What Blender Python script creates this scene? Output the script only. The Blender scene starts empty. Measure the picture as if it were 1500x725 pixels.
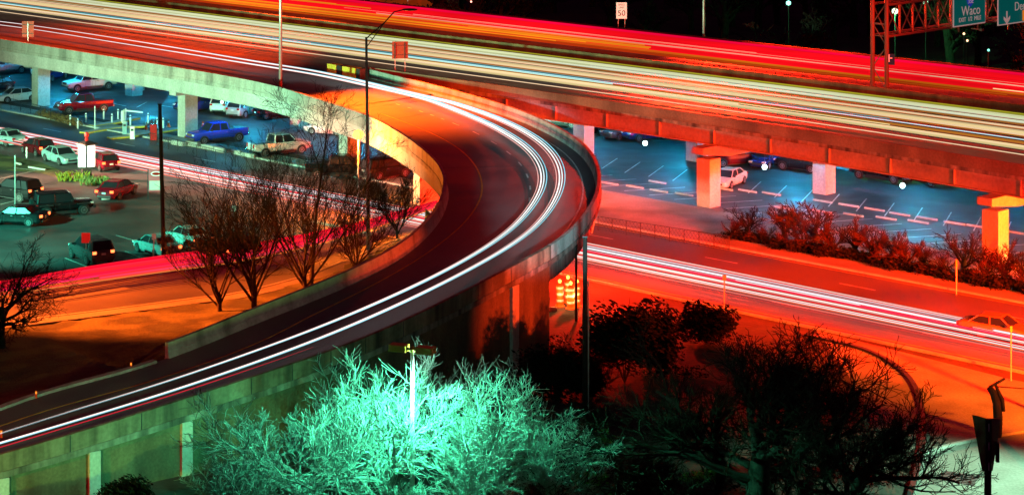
import bpy, math, random
from mathutils import Matrix, Vector
R = math.radians
S = bpy.context.scene
COL = S.collection

# ------------------------------------------------------------------ camera, world, exposure
H, F, V0 = 36.0, 3400.0, -350.0          # eye height, focal length in photo pixels, horizon row
cd = bpy.data.cameras.new('camera'); cam = bpy.data.objects.new('camera', cd); COL.objects.link(cam)
cam.location = (0, 0, H); cam.rotation_euler = (R(90), 0, 0)
cd.sensor_width = 36; cd.lens = F / 1500 * 36; cd.shift_y = -(362.5 - V0) / 1500
cd.clip_start = 1; cd.clip_end = 3000
S.camera = cam
W = bpy.data.worlds.new("World"); S.world = W; W.use_nodes = True
wn = W.node_tree.nodes; bg = wn['Background']
bg.inputs['Color'].default_value = (0.30, 0.03, 0.20, 1); bg.inputs['Strength'].default_value = 0.065
S.view_settings.view_transform = 'Standard'; S.view_settings.look = 'None'
S.view_settings.exposure = 0; S.view_settings.gamma = 1
S.render.engine = 'CYCLES'
cy = S.cycles
cy.max_bounces = 4; cy.diffuse_bounces = 2; cy.glossy_bounces = 2; cy.transmission_bounces = 2
cy.sample_clamp_indirect = 3; cy.use_denoising = True; cy.caustics_reflective = False; cy.caustics_refractive = False
cy.light_sampling_threshold = 0.003

# ------------------------------------------------------------------ helpers
def P(u, v, z=0.0):
    """the point at height z that stands at photo column u, row v"""
    y = F * (H - z) / (v - V0)
    return Vector(((u - 750) / F * y, y, z))
E = Vector((.7133, -.7009, 0)); N = Vector((.7009, .7133, 0))   # along / across the expressway
def SN(s, n, z=0.0): return E * s + N * n + Vector((0, 0, z))
def UN(u, n, z=0.0):
    """the point on the line 'n metres across' at photo column u"""
    k = (u - 750) / F; y = n / (.7009 * k + .7133)
    return Vector((k * y, y, z))

def tag(o, label=None, cat=None, group=None, kind=None):
    if label: o['label'] = label
    if cat: o['category'] = cat
    if group: o['group'] = group
    if kind: o['kind'] = kind
    return o
def rootloc(p):
    v = Vector((0, 0, 0))
    while p: v = v + p.location; p = p.parent
    return v
def thing(name, label, cat, loc=(0, 0, 0), group=None, rz=0):
    o = bpy.data.objects.new(name, None); COL.objects.link(o); o.location = loc; o.rotation_euler.z = rz
    o.empty_display_size = .3
    return tag(o, label, cat, group)
class MB:
    def __init__(s): s.v = []; s.f = []; s.m = []; s.mi = 0
    def add(s, vs, fs):
        b = len(s.v); s.v += [tuple(x) for x in vs]; s.f += [tuple(i + b for i in f) for f in fs]; s.m += [s.mi] * len(fs); return s
    def box(s, c, d, rz=0, rot=None):
        M = rot if rot else Matrix.Rotation(rz, 3, 'Z'); c = Vector(c)
        vs = [c + M @ Vector((x * d[0] / 2, y * d[1] / 2, z * d[2] / 2)) for z in (-1, 1) for y in (-1, 1) for x in (-1, 1)]
        return s.add(vs, [(0, 2, 3, 1), (4, 5, 7, 6), (0, 1, 5, 4), (2, 6, 7, 3), (0, 4, 6, 2), (1, 3, 7, 5)])
    def bar(s, a, b, w, h=None):
        a = Vector(a); b = Vector(b); h = h or w; d = b - a; L = d.length
        if L < 1e-6: return s
        q = d.to_track_quat('X', 'Z').to_matrix()
        return s.box((a + b) / 2, (L, w, h), rot=q)
    def tube(s, pts, rad, n=6, cap=True):
        pts = [Vector(p) for p in pts]; m = len(pts)
        if not hasattr(rad, '__len__'): rad = [rad] * m
        vs = []; up = None
        for i, p in enumerate(pts):
            d = (pts[min(i + 1, m - 1)] - pts[max(i - 1, 0)])
            d = d.normalized() if d.length > 1e-9 else Vector((0, 0, 1))
            if up is None: up = Vector((0, 0, 1)) if abs(d.z) < .9 else Vector((1, 0, 0))
            a = d.cross(up)
            if a.length < 1e-5: a = d.cross(Vector((1, 0, .3)))
            a.normalize(); b = a.cross(d).normalized(); up = b
            for k in range(n):
                t = 2 * math.pi * k / n; vs.append(p + a * (math.cos(t) * rad[i]) + b * (math.sin(t) * rad[i]))
        fs = [(i * n + k, i * n + (k + 1) % n, (i + 1) * n + (k + 1) % n, (i + 1) * n + k) for i in range(m - 1) for k in range(n)]
        if cap: fs += [tuple(range(n))[::-1], tuple((m - 1) * n + k for k in range(n))]
        return s.add(vs, fs)
    def lathe(s, c, prof, n=16):
        c = Vector(c); m = len(prof); vs = []
        for r, z in prof:
            for k in range(n):
                t = 2 * math.pi * k / n; vs.append(c + Vector((math.cos(t) * r, math.sin(t) * r, z)))
        fs = [(i * n + k, i * n + (k + 1) % n, (i + 1) * n + (k + 1) % n, (i + 1) * n + k) for i in range(m - 1) for k in range(n)]
        fs += [tuple(range(n))[::-1], tuple((m - 1) * n + k for k in range(n))]
        return s.add(vs, fs)
    def sweep(s, path, prof, caps=True):
        """prof: closed list of (lateral to the right of travel, up)"""
        m = len(path); k = len(prof); vs = []
        for i, p in enumerate(path):
            d = Vector(path[min(i + 1, m - 1)]) - Vector(path[max(i - 1, 0)]); d.z = 0; d.normalize()
            r = Vector((d.y, -d.x, 0))
            for a, b in prof: vs.append(Vector(p) + r * a + Vector((0, 0, b)))
        fs = [(i * k + j, i * k + (j + 1) % k, (i + 1) * k + (j + 1) % k, (i + 1) * k + j) for i in range(m - 1) for j in range(k)]
        if caps: fs += [tuple(range(k))[::-1], tuple((m - 1) * k + j for j in range(k))]
        return s.add(vs, fs)
    def strip(s, A, B):
        m = len(A); return s.add(list(A) + list(B), [(i, i + 1, m + i + 1, m + i) for i in range(m - 1)])
    def poly(s, pts): return s.add(pts, [tuple(range(len(pts)))])
    def prism(s, pts, z0, z1):
        m = len(pts); vs = [(p[0], p[1], z0) for p in pts] + [(p[0], p[1], z1) for p in pts]
        return s.add(vs, [tuple(range(m))[::-1], tuple(range(m, 2 * m))] + [(i, (i + 1) % m, m + (i + 1) % m, m + i) for i in range(m)])
    def build(s, name, mat, parent=None, loc=None, smooth=False, recalc=False):
        off = rootloc(parent) if parent else Vector(loc) if loc is not None else Vector((0, 0, 0))
        me = bpy.data.meshes.new(name); me.from_pydata([(x - off.x, y - off.y, z - off.z) for x, y, z in s.v], [], s.f)
        for mm in (mat if isinstance(mat, (list, tuple)) else [mat]): me.materials.append(mm)
        if any(s.m): me.polygons.foreach_set('material_index', s.m)
        if smooth: me.polygons.foreach_set('use_smooth', [True] * len(s.f))
        me.update()
        if recalc:
            import bmesh
            b = bmesh.new(); b.from_mesh(me); bmesh.ops.recalc_face_normals(b, faces=b.faces); b.to_mesh(me); b.free()
        o = bpy.data.objects.new(name, me); COL.objects.link(o)
        if parent: o.parent = parent
        elif loc is not None: o.location = off
        return o
def kids(o): return [c for c in bpy.data.objects if c.parent == o]
KID = {}
def copy_tree(o, parent=None, loc=None, rz=None, paint=None):
    c = o.copy(); COL.objects.link(c)
    if parent: c.parent = parent
    if loc is not None: c.location = loc
    if rz is not None: c.rotation_euler.z = rz
    if o.name not in KID: KID[o.name] = kids(o)
    if paint and o.type == 'MESH' and o.data.materials and o.data.materials[0] and o.data.materials[0].name == 'paint':
        c.material_slots[0].link = 'OBJECT'; c.material_slots[0].material = paint
    for k in KID[o.name]: copy_tree(k, c, paint=paint)
    return c
def spline(pts, n):
    """Catmull-Rom through pts, resampled to n points evenly spaced"""
    p = [Vector(q) for q in pts]; p = [p[0] * 2 - p[1]] + p + [p[-1] * 2 - p[-2]]
    out = []
    for i in range(1, len(p) - 2):
        for k in range(24):
            t = k / 24
            out.append(.5 * ((2 * p[i]) + (-p[i - 1] + p[i + 1]) * t + (2 * p[i - 1] - 5 * p[i] + 4 * p[i + 1] - p[i + 2]) * t * t + (-p[i - 1] + 3 * p[i] - 3 * p[i + 1] + p[i + 2]) * t ** 3))
    out.append(p[-2])
    return resample(out, n)
def resample(out, n):
    L = [0]
    for i in range(1, len(out)): L.append(L[-1] + (out[i] - out[i - 1]).length)
    res = []; j = 0
    for k in range(n):
        t = L[-1] * k / (n - 1)
        while j < len(L) - 2 and L[j + 1] < t: j += 1
        w = (t - L[j]) / max(1e-9, L[j + 1] - L[j]); res.append(out[j].lerp(out[j + 1], min(1, max(0, w))))
    return res
def smooth_path(p, it):
    p = [Vector(q) for q in p]
    for _ in range(it): p = [p[0]] + [(p[i - 1] + p[i] * 2 + p[i + 1]) / 4 for i in range(1, len(p) - 1)] + [p[-1]]
    return p

# ------------------------------------------------------------------ materials
def mat(name, col, rough=.6, metal=0, emis=None, es=0, spec=.5, alpha=None):
    m = bpy.data.materials.new(name); m.use_nodes = True; b = m.node_tree.nodes['Principled BSDF']
    b.inputs['Base Color'].default_value = (*col, 1); b.inputs['Roughness'].default_value = rough
    b.inputs['Metallic'].default_value = metal; b.inputs['Specular IOR Level'].default_value = spec
    if emis: b.inputs['Emission Color'].default_value = (*emis, 1); b.inputs['Emission Strength'].default_value = es
    return m
def noisy(name, c1, c2, scale=1.0, rough=.8, stretch=(1, 1, 1), bump=.0, bscale=8, c3=None, detail=6, spec=.4, lo=.35, hi=.65, rlo=None):
    m = mat(name, c1, rough, spec=spec); nt = m.node_tree; b = nt.nodes['Principled BSDF']; nn = nt.nodes.new; lk = nt.links.new
    tc = nn('ShaderNodeNewGeometry'); mp = nn('ShaderNodeMapping'); mp.inputs['Scale'].default_value = stretch
    lk(tc.outputs['Position'], mp.inputs['Vector'])
    no = nn('ShaderNodeTexNoise'); no.inputs['Scale'].default_value = scale; no.inputs['Detail'].default_value = detail
    lk(mp.outputs[0], no.inputs['Vector'])
    cr = nn('ShaderNodeValToRGB'); lk(no.outputs['Fac'], cr.inputs[0])
    cr.color_ramp.elements[0].position = lo; cr.color_ramp.elements[0].color = (*c1, 1)
    cr.color_ramp.elements[1].position = hi; cr.color_ramp.elements[1].color = (*c2, 1)
    if c3:
        e = cr.color_ramp.elements.new((lo + hi) / 2); e.color = (*c3, 1)
    n2 = nn('ShaderNodeTexNoise'); n2.inputs['Scale'].default_value = bscale; n2.inputs['Detail'].default_value = 8; lk(tc.outputs['Position'], n2.inputs['Vector'])
    mx = nn('ShaderNodeMixRGB'); mx.blend_type = 'MULTIPLY'; mx.inputs[0].default_value = .5
    r2 = nn('ShaderNodeValToRGB'); r2.color_ramp.elements[0].position = .3; r2.color_ramp.elements[1].position = .7
    r2.color_ramp.elements[0].color = (.45, .45, .45, 1); lk(n2.outputs['Fac'], r2.inputs[0])
    lk(cr.outputs[0], mx.inputs[1]); lk(r2.outputs[0], mx.inputs[2]); lk(mx.outputs[0], b.inputs['Base Color'])
    if rlo is not None:
        mr = nn('ShaderNodeMapRange'); mr.inputs[3].default_value = rlo; mr.inputs[4].default_value = rough
        mr.inputs[1].default_value = .35; mr.inputs[2].default_value = .65
        lk(no.outputs['Fac'], mr.inputs[0]); lk(mr.outputs[0], b.inputs['Roughness'])
    if bump:
        bp = nn('ShaderNodeBump'); bp.inputs['Strength'].default_value = bump; bp.inputs['Distance'].default_value = .05
        lk(n2.outputs['Fac'], bp.inputs['Height']); lk(bp.outputs[0], b.inputs['Normal'])
    return m
def glow(name, col, s, var=0, vscale=.05):
    m = bpy.data.materials.new(name); m.use_nodes = True; nt = m.node_tree; nt.nodes.clear(); nn = nt.nodes.new; lk = nt.links.new
    o = nn('ShaderNodeOutputMaterial'); e = nn('ShaderNodeEmission'); e.inputs[0].default_value = (*col, 1); e.inputs[1].default_value = s
    lk(e.outputs[0], o.inputs[0])
    if var:
        tc = nn('ShaderNodeNewGeometry'); no = nn('ShaderNodeTexNoise'); no.inputs['Scale'].default_value = vscale; no.inputs['Detail'].default_value = 4
        lk(tc.outputs['Position'], no.inputs['Vector'])
        mr = nn('ShaderNodeMapRange'); mr.inputs[1].default_value = .3; mr.inputs[2].default_value = .7
        mr.inputs[3].default_value = s * (1 - var); mr.inputs[4].default_value = s * (1 + var); lk(no.outputs[0], mr.inputs[0]); lk(mr.outputs[0], e.inputs[1])
    return m
M = {}
M['asphalt'] = noisy('asphalt', (.045, .047, .05), (.085, .085, .09), .25, .75, bump=.3, bscale=9, rlo=.42)
M['road_asphalt'] = noisy('road_asphalt', (.09, .085, .085), (.16, .15, .15), .12, .8, stretch=(1, 1, 1), bump=.2, bscale=14, rlo=.5)
M['deck_asphalt'] = noisy('deck_asphalt', (.10, .10, .10), (.15, .145, .14), .3, .75, bump=.2, bscale=12, rlo=.5)
M['concrete'] = noisy('concrete', (.20, .19, .16), (.46, .44, .38), .9, .85, stretch=(1, 1, .12), bump=.25, bscale=5, c3=(.36, .34, .29), lo=.3, hi=.6)
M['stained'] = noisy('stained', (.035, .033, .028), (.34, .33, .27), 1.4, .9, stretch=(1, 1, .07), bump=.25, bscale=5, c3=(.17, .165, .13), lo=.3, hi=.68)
M['pale_concrete'] = noisy('pale_concrete', (.42, .41, .37), (.58, .57, .52), .6, .8, stretch=(1, 1, .3), bump=.15, bscale=6)
M['barrier'] = noisy('olive_lit_concrete', (.11, .11, .055), (.27, .26, .12), .5, .9, stretch=(1, 1, .3), bump=.2, bscale=5)  # olive tint of headlight glow mixed into the concrete colour
M['hw_parapet'] = noisy('weathered_parapet', (.10, .085, .06), (.24, .20, .13), .35, .9, stretch=(1, 1, .15), bump=.2, bscale=6)
M['low_parapet'] = noisy('low_parapet', (.05, .045, .035), (.30, .27, .18), 1.1, .9, stretch=(1, 1, .1), bump=.25, bscale=5, c3=(.16, .14, .09), lo=.3, hi=.68)
M['panel_wall'] = noisy('panel_wall', (.10, .075, .045), (.21, .165, .09), .8, .9, stretch=(1, 1, .25), bump=.5, bscale=7)
M['steel_red'] = noisy('weathered_girder', (.30, .27, .25), (.42, .38, .34), .5, .6, stretch=(1, 1, .5), bump=.1, bscale=4)
M['grass'] = noisy('grass', (.07, .09, .03), (.15, .16, .05), .35, .95, bump=1, bscale=6, c3=(.05, .055, .02), lo=.3, hi=.6)
M['soil'] = noisy('soil', (.035, .03, .025), (.075, .06, .045), .3, .95, bump=1, bscale=3)
M['gravel'] = noisy('gravel', (.20, .18, .15), (.38, .35, .31), .25, .95, bump=.8, bscale=7)
M['pave'] = noisy('pavement', (.24, .22, .19), (.36, .34, .30), .3, .9, bump=.3, bscale=7)
M['white_line'] = noisy('white_line', (.45, .45, .42), (.75, .75, .72), 1.2, .7)
M['yellow_line'] = noisy('yellow_line', (.5, .33, .04), (.7, .5, .07), 1.2, .7)
M['yellow'] = noisy('yellow_paint', (.55, .40, .03), (.75, .55, .05), 2, .6)
M['white'] = mat('white_paint', (.78, .78, .76), .45)
M['metal'] = mat('galvanised', (.45, .45, .44), .45, .6)
M['dark_metal'] = mat('dark_metal', (.035, .035, .035), .5, .3)
M['gantry_metal'] = mat('gantry_metal', (.20, .15, .11), .5, .2)
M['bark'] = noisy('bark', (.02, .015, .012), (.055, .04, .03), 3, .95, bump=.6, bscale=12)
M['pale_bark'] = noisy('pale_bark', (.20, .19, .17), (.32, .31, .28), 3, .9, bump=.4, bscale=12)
M['twig'] = mat('twig', (.035, .024, .018), .95, spec=.1)
M['red_twig'] = mat('red_twig', (.03, .018, .014), .95, spec=.1)
M['wood'] = noisy('pole_wood', (.02, .014, .01), (.05, .035, .025), 2, .9, stretch=(4, 4, .3), bump=.4, bscale=6)
M['tyre'] = mat('tyre', (.015, .015, .015), .8)
M['rim'] = mat('rim', (.45, .46, .48), .3, .8)
M['glass'] = mat('car_glass', (.012, .016, .02), .3, 0, spec=.35)
M['trim'] = mat('car_trim', (.02, .02, .022), .5)
M['paint'] = mat('paint', (.5, .5, .5), .25, .1)
M['lamp_lens'] = mat('lamp_lens', (.7, .7, .7), .15)
M['tail_lens'] = mat('tail_lens', (.35, .01, .01), .2, emis=(1, .03, .02), es=.05)
M['chrome'] = mat('chrome', (.5, .5, .5), .2, .9)
M['plate'] = mat('number_plate', (.6, .6, .58), .4)
M['tail_lit'] = glow('tail_lit', (1, .12, .03), 6)
M['head_lit'] = glow('head_lit', (1, .9, .7), 8)
M['orange_plastic'] = mat('orange_plastic', (.85, .13, .01), .5)
M['cone_white'] = mat('reflective_white', (.85, .83, .78), .4)
M['sign_green'] = mat('sign_green', (.0, .09, .07), .4, emis=(0, .16, .15), es=.35)
M['sign_white'] = mat('sign_white', (.8, .8, .78), .5, emis=(1, .8, .75), es=.2)
M['sign_back'] = mat('sign_back', (.13, .06, .03), .5, .1)
M['leaf_green'] = mat('leaf_green', (.07, .16, .02), .6)
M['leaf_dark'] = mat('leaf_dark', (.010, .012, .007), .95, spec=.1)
M['leaf_far'] = mat('leaf_far', (.06, .05, .035), .9)
def paint(name, c, rough=.22, metal=.25):
    if name not in M: M[name] = mat(name, c, rough, metal)
    return M[name]

# ------------------------------------------------------------------ lamp builders for seen and added lights
def lamp(name, loc, col, power, kind='POINT', size=.25, aim=None, spot=120, blend=.6):
    ld = bpy.data.lights.new(name, kind); ld.color = col; ld.energy = power
    if kind in ('POINT', 'SPOT'): ld.shadow_soft_size = size
    if kind == 'SPOT': ld.spot_size = R(spot); ld.spot_blend = blend
    o = bpy.data.objects.new(name, ld); COL.objects.link(o); o.location = loc
    if aim is not None: o.rotation_euler = (Vector(aim) - Vector(loc)).to_track_quat('-Z', 'Y').to_euler()
    return o
def lamp_post(loc, hgt, arm, col, power, label, cat='street lamp', group=None, aim=None, spot=125, size=.35, lit=True, rad=.11, power_point=0, m=None):
    """a tapered pole with an outreach arm and a cobra head; arm = horizontal vector of the outreach"""
    loc = Vector(loc); arm = Vector(arm); m = m or M['metal']
    t = thing('street_lamp', label, cat, loc, group)
    MB().tube([loc, loc + Vector((0, 0, hgt))], [rad, rad * .6], 10).build('pole', m, t, smooth=True)
    MB().lathe(loc, [(rad * 2.2, 0), (rad * 2.2, .12), (rad * 1.3, .3), (rad * 1.3, .5)], 10).build('base', m, t)
    top = loc + Vector((0, 0, hgt - .1)); end = top + arm + Vector((0, 0, arm.length * .28))
    a = MB()
    for dz, k in ((0, 1), (-1.0, .55)):
        p0 = top + Vector((0, 0, dz)); mid = top.lerp(end, .5) + Vector((0, 0, -.05 + .25))
        if k == 1: a.tube([p0, top.lerp(end, .5), end.lerp(top, .2) + Vector((0, 0, .12)), end], .045, 6)
        else: a.tube([p0, top.lerp(end, .5)], .035, 6)
    a.build('arm', m, t)
    d = arm.normalized(); rot = d.to_track_quat('X', 'Z').to_matrix()
    h = MB(); prof = [(-.45, .07, .05), (-.3, .14, .10), (0, .19, .12), (.3, .17, .10), (.5, .08, .05)]
    vs = []
    for x, w, zz in prof:
        for k in range(8):
            tt = 2 * math.pi * k / 8; vs.append(end + d * .35 + rot @ Vector((x, math.cos(tt) * w, math.sin(tt) * zz)))
    h.add(vs, [(i * 8 + k, i * 8 + (k + 1) % 8, (i + 1) * 8 + (k + 1) % 8, (i + 1) * 8 + k) for i in range(4) for k in range(8)] + [tuple(range(8))[::-1], tuple(range(32, 40))])
    ho = h.build('lamp_head', m, t, smooth=True)
    MB().lathe(end + d * .38 + Vector((0, 0, -.16)), [(.06, 0), (.13, .03), (.15, .08)], 10).build('lens', glow('lens_glow', col, 8) if lit else M['lamp_lens'], ho)
    if lit:
        lp = end + d * .38 + Vector((0, 0, -.3))
        lo = lamp('lamp_light', lp, col, power, 'SPOT', size, aim or lp + Vector((0, 0, -5)), spot, 1.0)
        lo.parent = t; lo.matrix_parent_inverse = Matrix.Translation(-loc)
    return t
RED = (1, .012, .008); ORANGE = (1, .20, .012); AMBER = (1, .36, .05); CYAN = (.012, .42, .72); TEAL = (.06, 1, .62); GREEN = (.12, 1, .30); PALE = (.55, 1, .72)

# ------------------------------------------------------------------ ground, roads, pavements
def sheet(name, pts, m, z, kind='structure'):
    b = MB(); b.poly([Vector((p[0], p[1], z)) for p in pts]); return tag(b.build(name, m), kind=kind)
def band(name, s0, s1, n0, n1, m, z): return sheet(name, [SN(s0, n0), SN(s1, n0), SN(s1, n1), SN(s0, n1)], m, z)
gb = MB(); gb.poly([(-1500, -300, 0), (1500, -300, 0), (1500, 2500, 0), (-1500, 2500, 0)])
tag(gb.build('ground', M['soil']), kind='structure')
band('road', -420, 60, 118.5, 133.5, M['road_asphalt'], .012)                    # frontage road
band('parking_lot', -420, 60, 137.5, 205, M['asphalt'], .008)                    # lot under the expressway
band('gravel_strip', -141, 0, 136.0, 144.2, M['gravel'], .016)
band('pavement', -420, 60, 133.8, 136.0, M['pave'], .10)
# near lot west of the ramp
lot2 = [P(-260, 480), P(0, 428), P(140, 405), P(233, 391), P(375, 372), P(500, 348), P(590, 325), UN(560, 118.6), UN(300, 118.6), UN(0, 118.6), UN(-300, 118.6)]
sheet('parking_lot', lot2, M['asphalt'], .006)
# verge with the cars beside the frontage road
sheet('grass', [P(-60, 232), P(0, 226), P(60, 238), P(118, 262), P(150, 262), P(128, 272), P(60, 254), P(-60, 244)], M['grass'], .014)
# turn road that carries the tail lights
cb = [P(-250, 512), P(0, 476), P(150, 457), P(287, 439), P(350, 431), P(450, 405), P(540, 370), P(620, 338)]
ct = [P(-250, 462), P(0, 428), P(140, 404), P(233, 390), P(375, 370), P(500, 346), P(590, 322), P(640, 308)]
cbs = spline(cb, 40); cts = spline(ct, 40)
tb = MB(); tb.strip([p + Vector((0, 0, .02)) for p in cbs], [p + Vector((0, 0, .02)) for p in cts]); tag(tb.build('road', M['road_asphalt']), kind='structure')
tag(MB().sweep(cbs, [(-.09, 0), (.09, 0), (.09, .15), (-.09, .15)]).build('kerb', M['pale_concrete']), kind='structure')
tag(MB().sweep(cbs, [(.12, 0.0), (1.4, 0.0), (1.4, .12), (.12, .12)]).build('kerb_path', M['pave']), kind='structure')
tag(MB().sweep([SN(s, 133.65) for s in range(-420, 61, 20)], [(-.12, 0), (.12, 0), (.12, .14), (-.12, .14)]).build('kerb', M['pale_concrete']), kind='structure')
tag(MB().sweep([SN(s, 118.4) for s in range(-138, 1, 6)], [(-.12, 0), (.12, 0), (.12, .14), (-.12, .14)]).build('kerb', M['pale_concrete']), kind='structure')
# intersection corner, bottom right
st = [P(1330, 760), P(1345, 668), P(1407, 650), P(1500, 633), P(1700, 600), P(1800, 760)]
sheet('road', st, M['pave'], .02)
crn = [P(1195, 484), P(1474, 554), P(1560, 572), P(1700, 598), P(1500, 632), P(1407, 649), P(1345, 667), P(1300, 700), P(1270, 600), P(1240, 545)]
sheet('pavement', crn, M['gravel'], .016)
kc = spline([P(1330, 740), P(1352, 650), P(1348, 590), P(1325, 548), P(1270, 515), P(1180, 492)], 30)
tag(MB().sweep(kc, [(-.14, 0), (.14, 0), (.14, .16), (-.14, .16)]).build('kerb', M['dark_metal']), kind='structure')
tag(MB().sweep(spline([P(1345, 668), P(1407, 650), P(1500, 633), P(1700, 600)], 20), [(-.1, 0), (.1, 0), (.1, .15), (-.1, .15)]).build('kerb', M['pale_concrete']), kind='structure')
sheet('manhole_patch', [P(1372, 702), P(1385, 690), P(1436, 698), P(1425, 712)], M['asphalt'], .026)
# lane markings on the frontage road
lm = MB()
for n_ in (122.4, 129.9):
    for s in range(-300, 10, 12): lm.sweep([SN(s, n_, .018), SN(s + 3, n_, .018)], [(-.07, 0), (.07, 0), (.07, .003), (-.07, .003)])
tag(lm.build('lane_marking', M['white_line']), kind='structure')
lm = MB(); lm.sweep([SN(-125, 119.3, .018), SN(20, 119.3, .018)], [(-.07, 0), (.07, 0), (.07, .003), (-.07, .003)])
lm.sweep([SN(-125, 133.0, .018), SN(20, 133.0, .018)], [(-.06, 0), (.06, 0), (.06, .003), (-.06, .003)])
tag(lm.build('edge_marking', M['yellow_line']), kind='structure')
# bay lines and wheel stops in the lot
bl = MB()
def pline(b, a, c, w=.1, z=.014):
    a = Vector(a); c = Vector(c); a.z = c.z = z; b.sweep([a, c], [(-w / 2, 0), (w / 2, 0), (w / 2, .003), (-w / 2, .003)])
for k in range(24):
    s = -146 + k * 2.75
    pline(bl, SN(s, 145.2), SN(s + 2.6, 150.0)); pline(bl, SN(s, 156.6), SN(s + 2.6, 151.6))
for k in range(24):
    s = -178 + k * 2.8
    pline(bl, SN(s, 166), SN(s + 2.2, 171.2)); pline(bl, SN(s, 178), SN(s + 2.2, 172.4))
for (u, v, u2, v2) in ((0, 300, 70, 282), (0, 275, 30, 262), (0, 262, 62, 248), (95, 378, 130, 392), (183, 368, 216, 382), (170, 345, 230, 362), (20, 246, 60, 251)):
    pline(bl, P(u, v), P(u2, v2))
for (u, v, u2, v2) in ((155, 150, 185, 156), (235, 155, 255, 158), (200, 158, 215, 150)): pline(bl, P(u, v), P(u2, v2), .14)
tag(bl.build('bay_marking', M['white_line']), kind='structure')
def wheel_stop(p, q, label, group):
    p = Vector(p); q = Vector(q); d = (q - p); L = d.length; c = (p + q) / 2
    b = MB(); b.sweep([p, p + d * .02, q - d * .02, q], [(-.09, 0.012), (.09, .012), (.075, .12), (.05, .15), (-.05, .15), (-.075, .12)])
    o = b.build('wheel_stop', M['pale_concrete'], loc=(c.x, c.y, 0)); tag(o, label, 'wheel stop', group)
k = 0
for (u, v) in [(893, 270), (930, 275), (965, 281), (1002, 286), (1060, 278), (1095, 281), (1130, 285), (1205, 296), (1243, 302), (1281, 308), (1318, 315), (1358, 321), (1398, 328), (1432, 333), (1488, 342), (963, 268),
               (1148, 306), (1204, 311), (1250, 316), (1298, 321), (1345, 326), (1240, 249), (1262, 247), (1228, 246)]:
    c = P(u, v); wheel_stop(c - E * .95, c + E * .95, 'pale concrete wheel stop at the head of a parking bay under the expressway', 'wheel stops in the lot under the expressway')
wheel_stop(P(42, 246), P(67, 250), 'green lit wheel stop beside the grass verge with parked cars', None)
wheel_stop(P(23, 240), P(31, 242), 'short wheel stop left of the longer one by the grass verge', None)

# ------------------------------------------------------------------ expressway bridge
ZD = 6.45
def nn_near(s): return 145.7 - (max(0, (s + 140)) / 54) ** 2 * 3.0
SS = [-330 + 6 * k for k in range(58)]
near = [SN(s, nn_near(s), ZD) for s in SS]
hw = thing('expressway_bridge', 'long straight elevated expressway carrying white and red light streams', 'bridge', SN(-140, 156, 0))
dk = MB(); dk.sweep(near, [(-21.6, 0), (0, 0), (0, -.28), (-21.6, -.28)]); dk.build('deck', M['deck_asphalt'], hw)
dk = MB(); dk.sweep([SN(s, 167.6, ZD) for s in SS], [(-18.6, 0), (0, 0), (0, -.28), (-18.6, -.28)]); dk.build('deck', M['deck_asphalt'], hw)
def barrier_prof(x, h=.85): return [(x - .2, 0.002), (x + .2, 0.002), (x + .19, .12), (x + .1, .35), (x + .09, h), (x - .09, h), (x - .1, .35), (x - .19, .12)]
near_on = [SN(s, nn_near(s), ZD) for s in SS if s > -167]
MB().sweep(near_on, [(-.22, 0.002), (.1, .002), (.1, .85), (-.12, .85), (-.14, .35)]).build('parapet', M['hw_parapet'], hw)
MB().sweep([SN(s, 167.3, ZD) for s in SS], barrier_prof(0, 1.0)).build('median_barrier', M['barrier'], hw)
MB().sweep([SN(s, 186.2, ZD) for s in SS], barrier_prof(0)).build('parapet', M['hw_parapet'], hw)
MB().sweep(near_on, [(-.3, -.28), (.12, -.28), (.12, -.003), (-.3, -.003)]).build('slab_edge', M['stained'], hw)
g = MB()
g.sweep(near_on, [(-.45, -.283), (-.2, -.283), (-.2, -1.45), (-.45, -1.45)]); g.sweep(near_on, [(-.55, -1.46), (0.0, -1.46), (0.0, -1.56), (-.55, -1.56)])
for off in (-4, -8, -12, -16, -20): g.sweep(near, [(off - .15, -.283), (off + .15, -.283), (off + .15, -1.5), (off - .15, -1.5)])
for n_ in (169, 173, 177, 181, 185): g.sweep([SN(s, n_, ZD) for s in SS], [(-.15, -.283), (.15, -.283), (.15, -1.5), (-.15, -1.5)])
g.build('girder', M['steel_red'], hw)
st = MB()
for p, q in zip(near_on[:-1], near_on[1:]):
    r = (q - p).normalized(); rr = Vector((r.y, -r.x, 0))
    for k in range(1): st.box(p + rr * -.14 + Vector((0, 0, -.86)), (.12, .14, 1.14), math.atan2(r.y, r.x))
st.build('girder_stiffener', M['steel_red'], hw)
def pier(u, v, w=1.35, cap=True, depth=1.35, zc=None, m=None):
    c = P(u, v); z1 = (zc or ZD - 1.56)
    b = MB(); a = math.atan2(E.y, E.x)
    capz = z1 - (1.0 if cap else 0)
    b.box(c + Vector((0, 0, capz / 2)), (w, depth, capz), a); b.build('column', m or M['pale_concrete'], hw)
    if cap:
        cb_ = MB(); cc = c + N * 3.2
        hx = []
        for t, zz in ((-4.6, capz + .42), (-1.6, capz - .02), (12, capz - .02)): hx.append((t, zz))
        vs = []
        for side in (-.62, .62):
            for (t, zz) in [(-4.6, z1 - .003), (12, z1 - .003), (12, capz), (-1.4 + .2, capz), (-4.6, capz + .45)]:
                vs.append(cc + N * (t + .0) + E * side + Vector((0, 0, zz)))
        cb_.add(vs, [(0, 1, 2, 3, 4), (9, 8, 7, 6, 5), (0, 5, 6, 1), (1, 6, 7, 2), (2, 7, 8, 3), (3, 8, 9, 4), (4, 9, 5, 0)]); cb_.build('pier_cap', M['steel_red'], hw)
for (u, v, cp) in ((1038, 302, 1), (1458, 386, 1), (1207, 283, 0), (855, 225, 1), (700, 190, 1), (196, 140, 1)): pier(u, v, cap=bool(cp))
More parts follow.
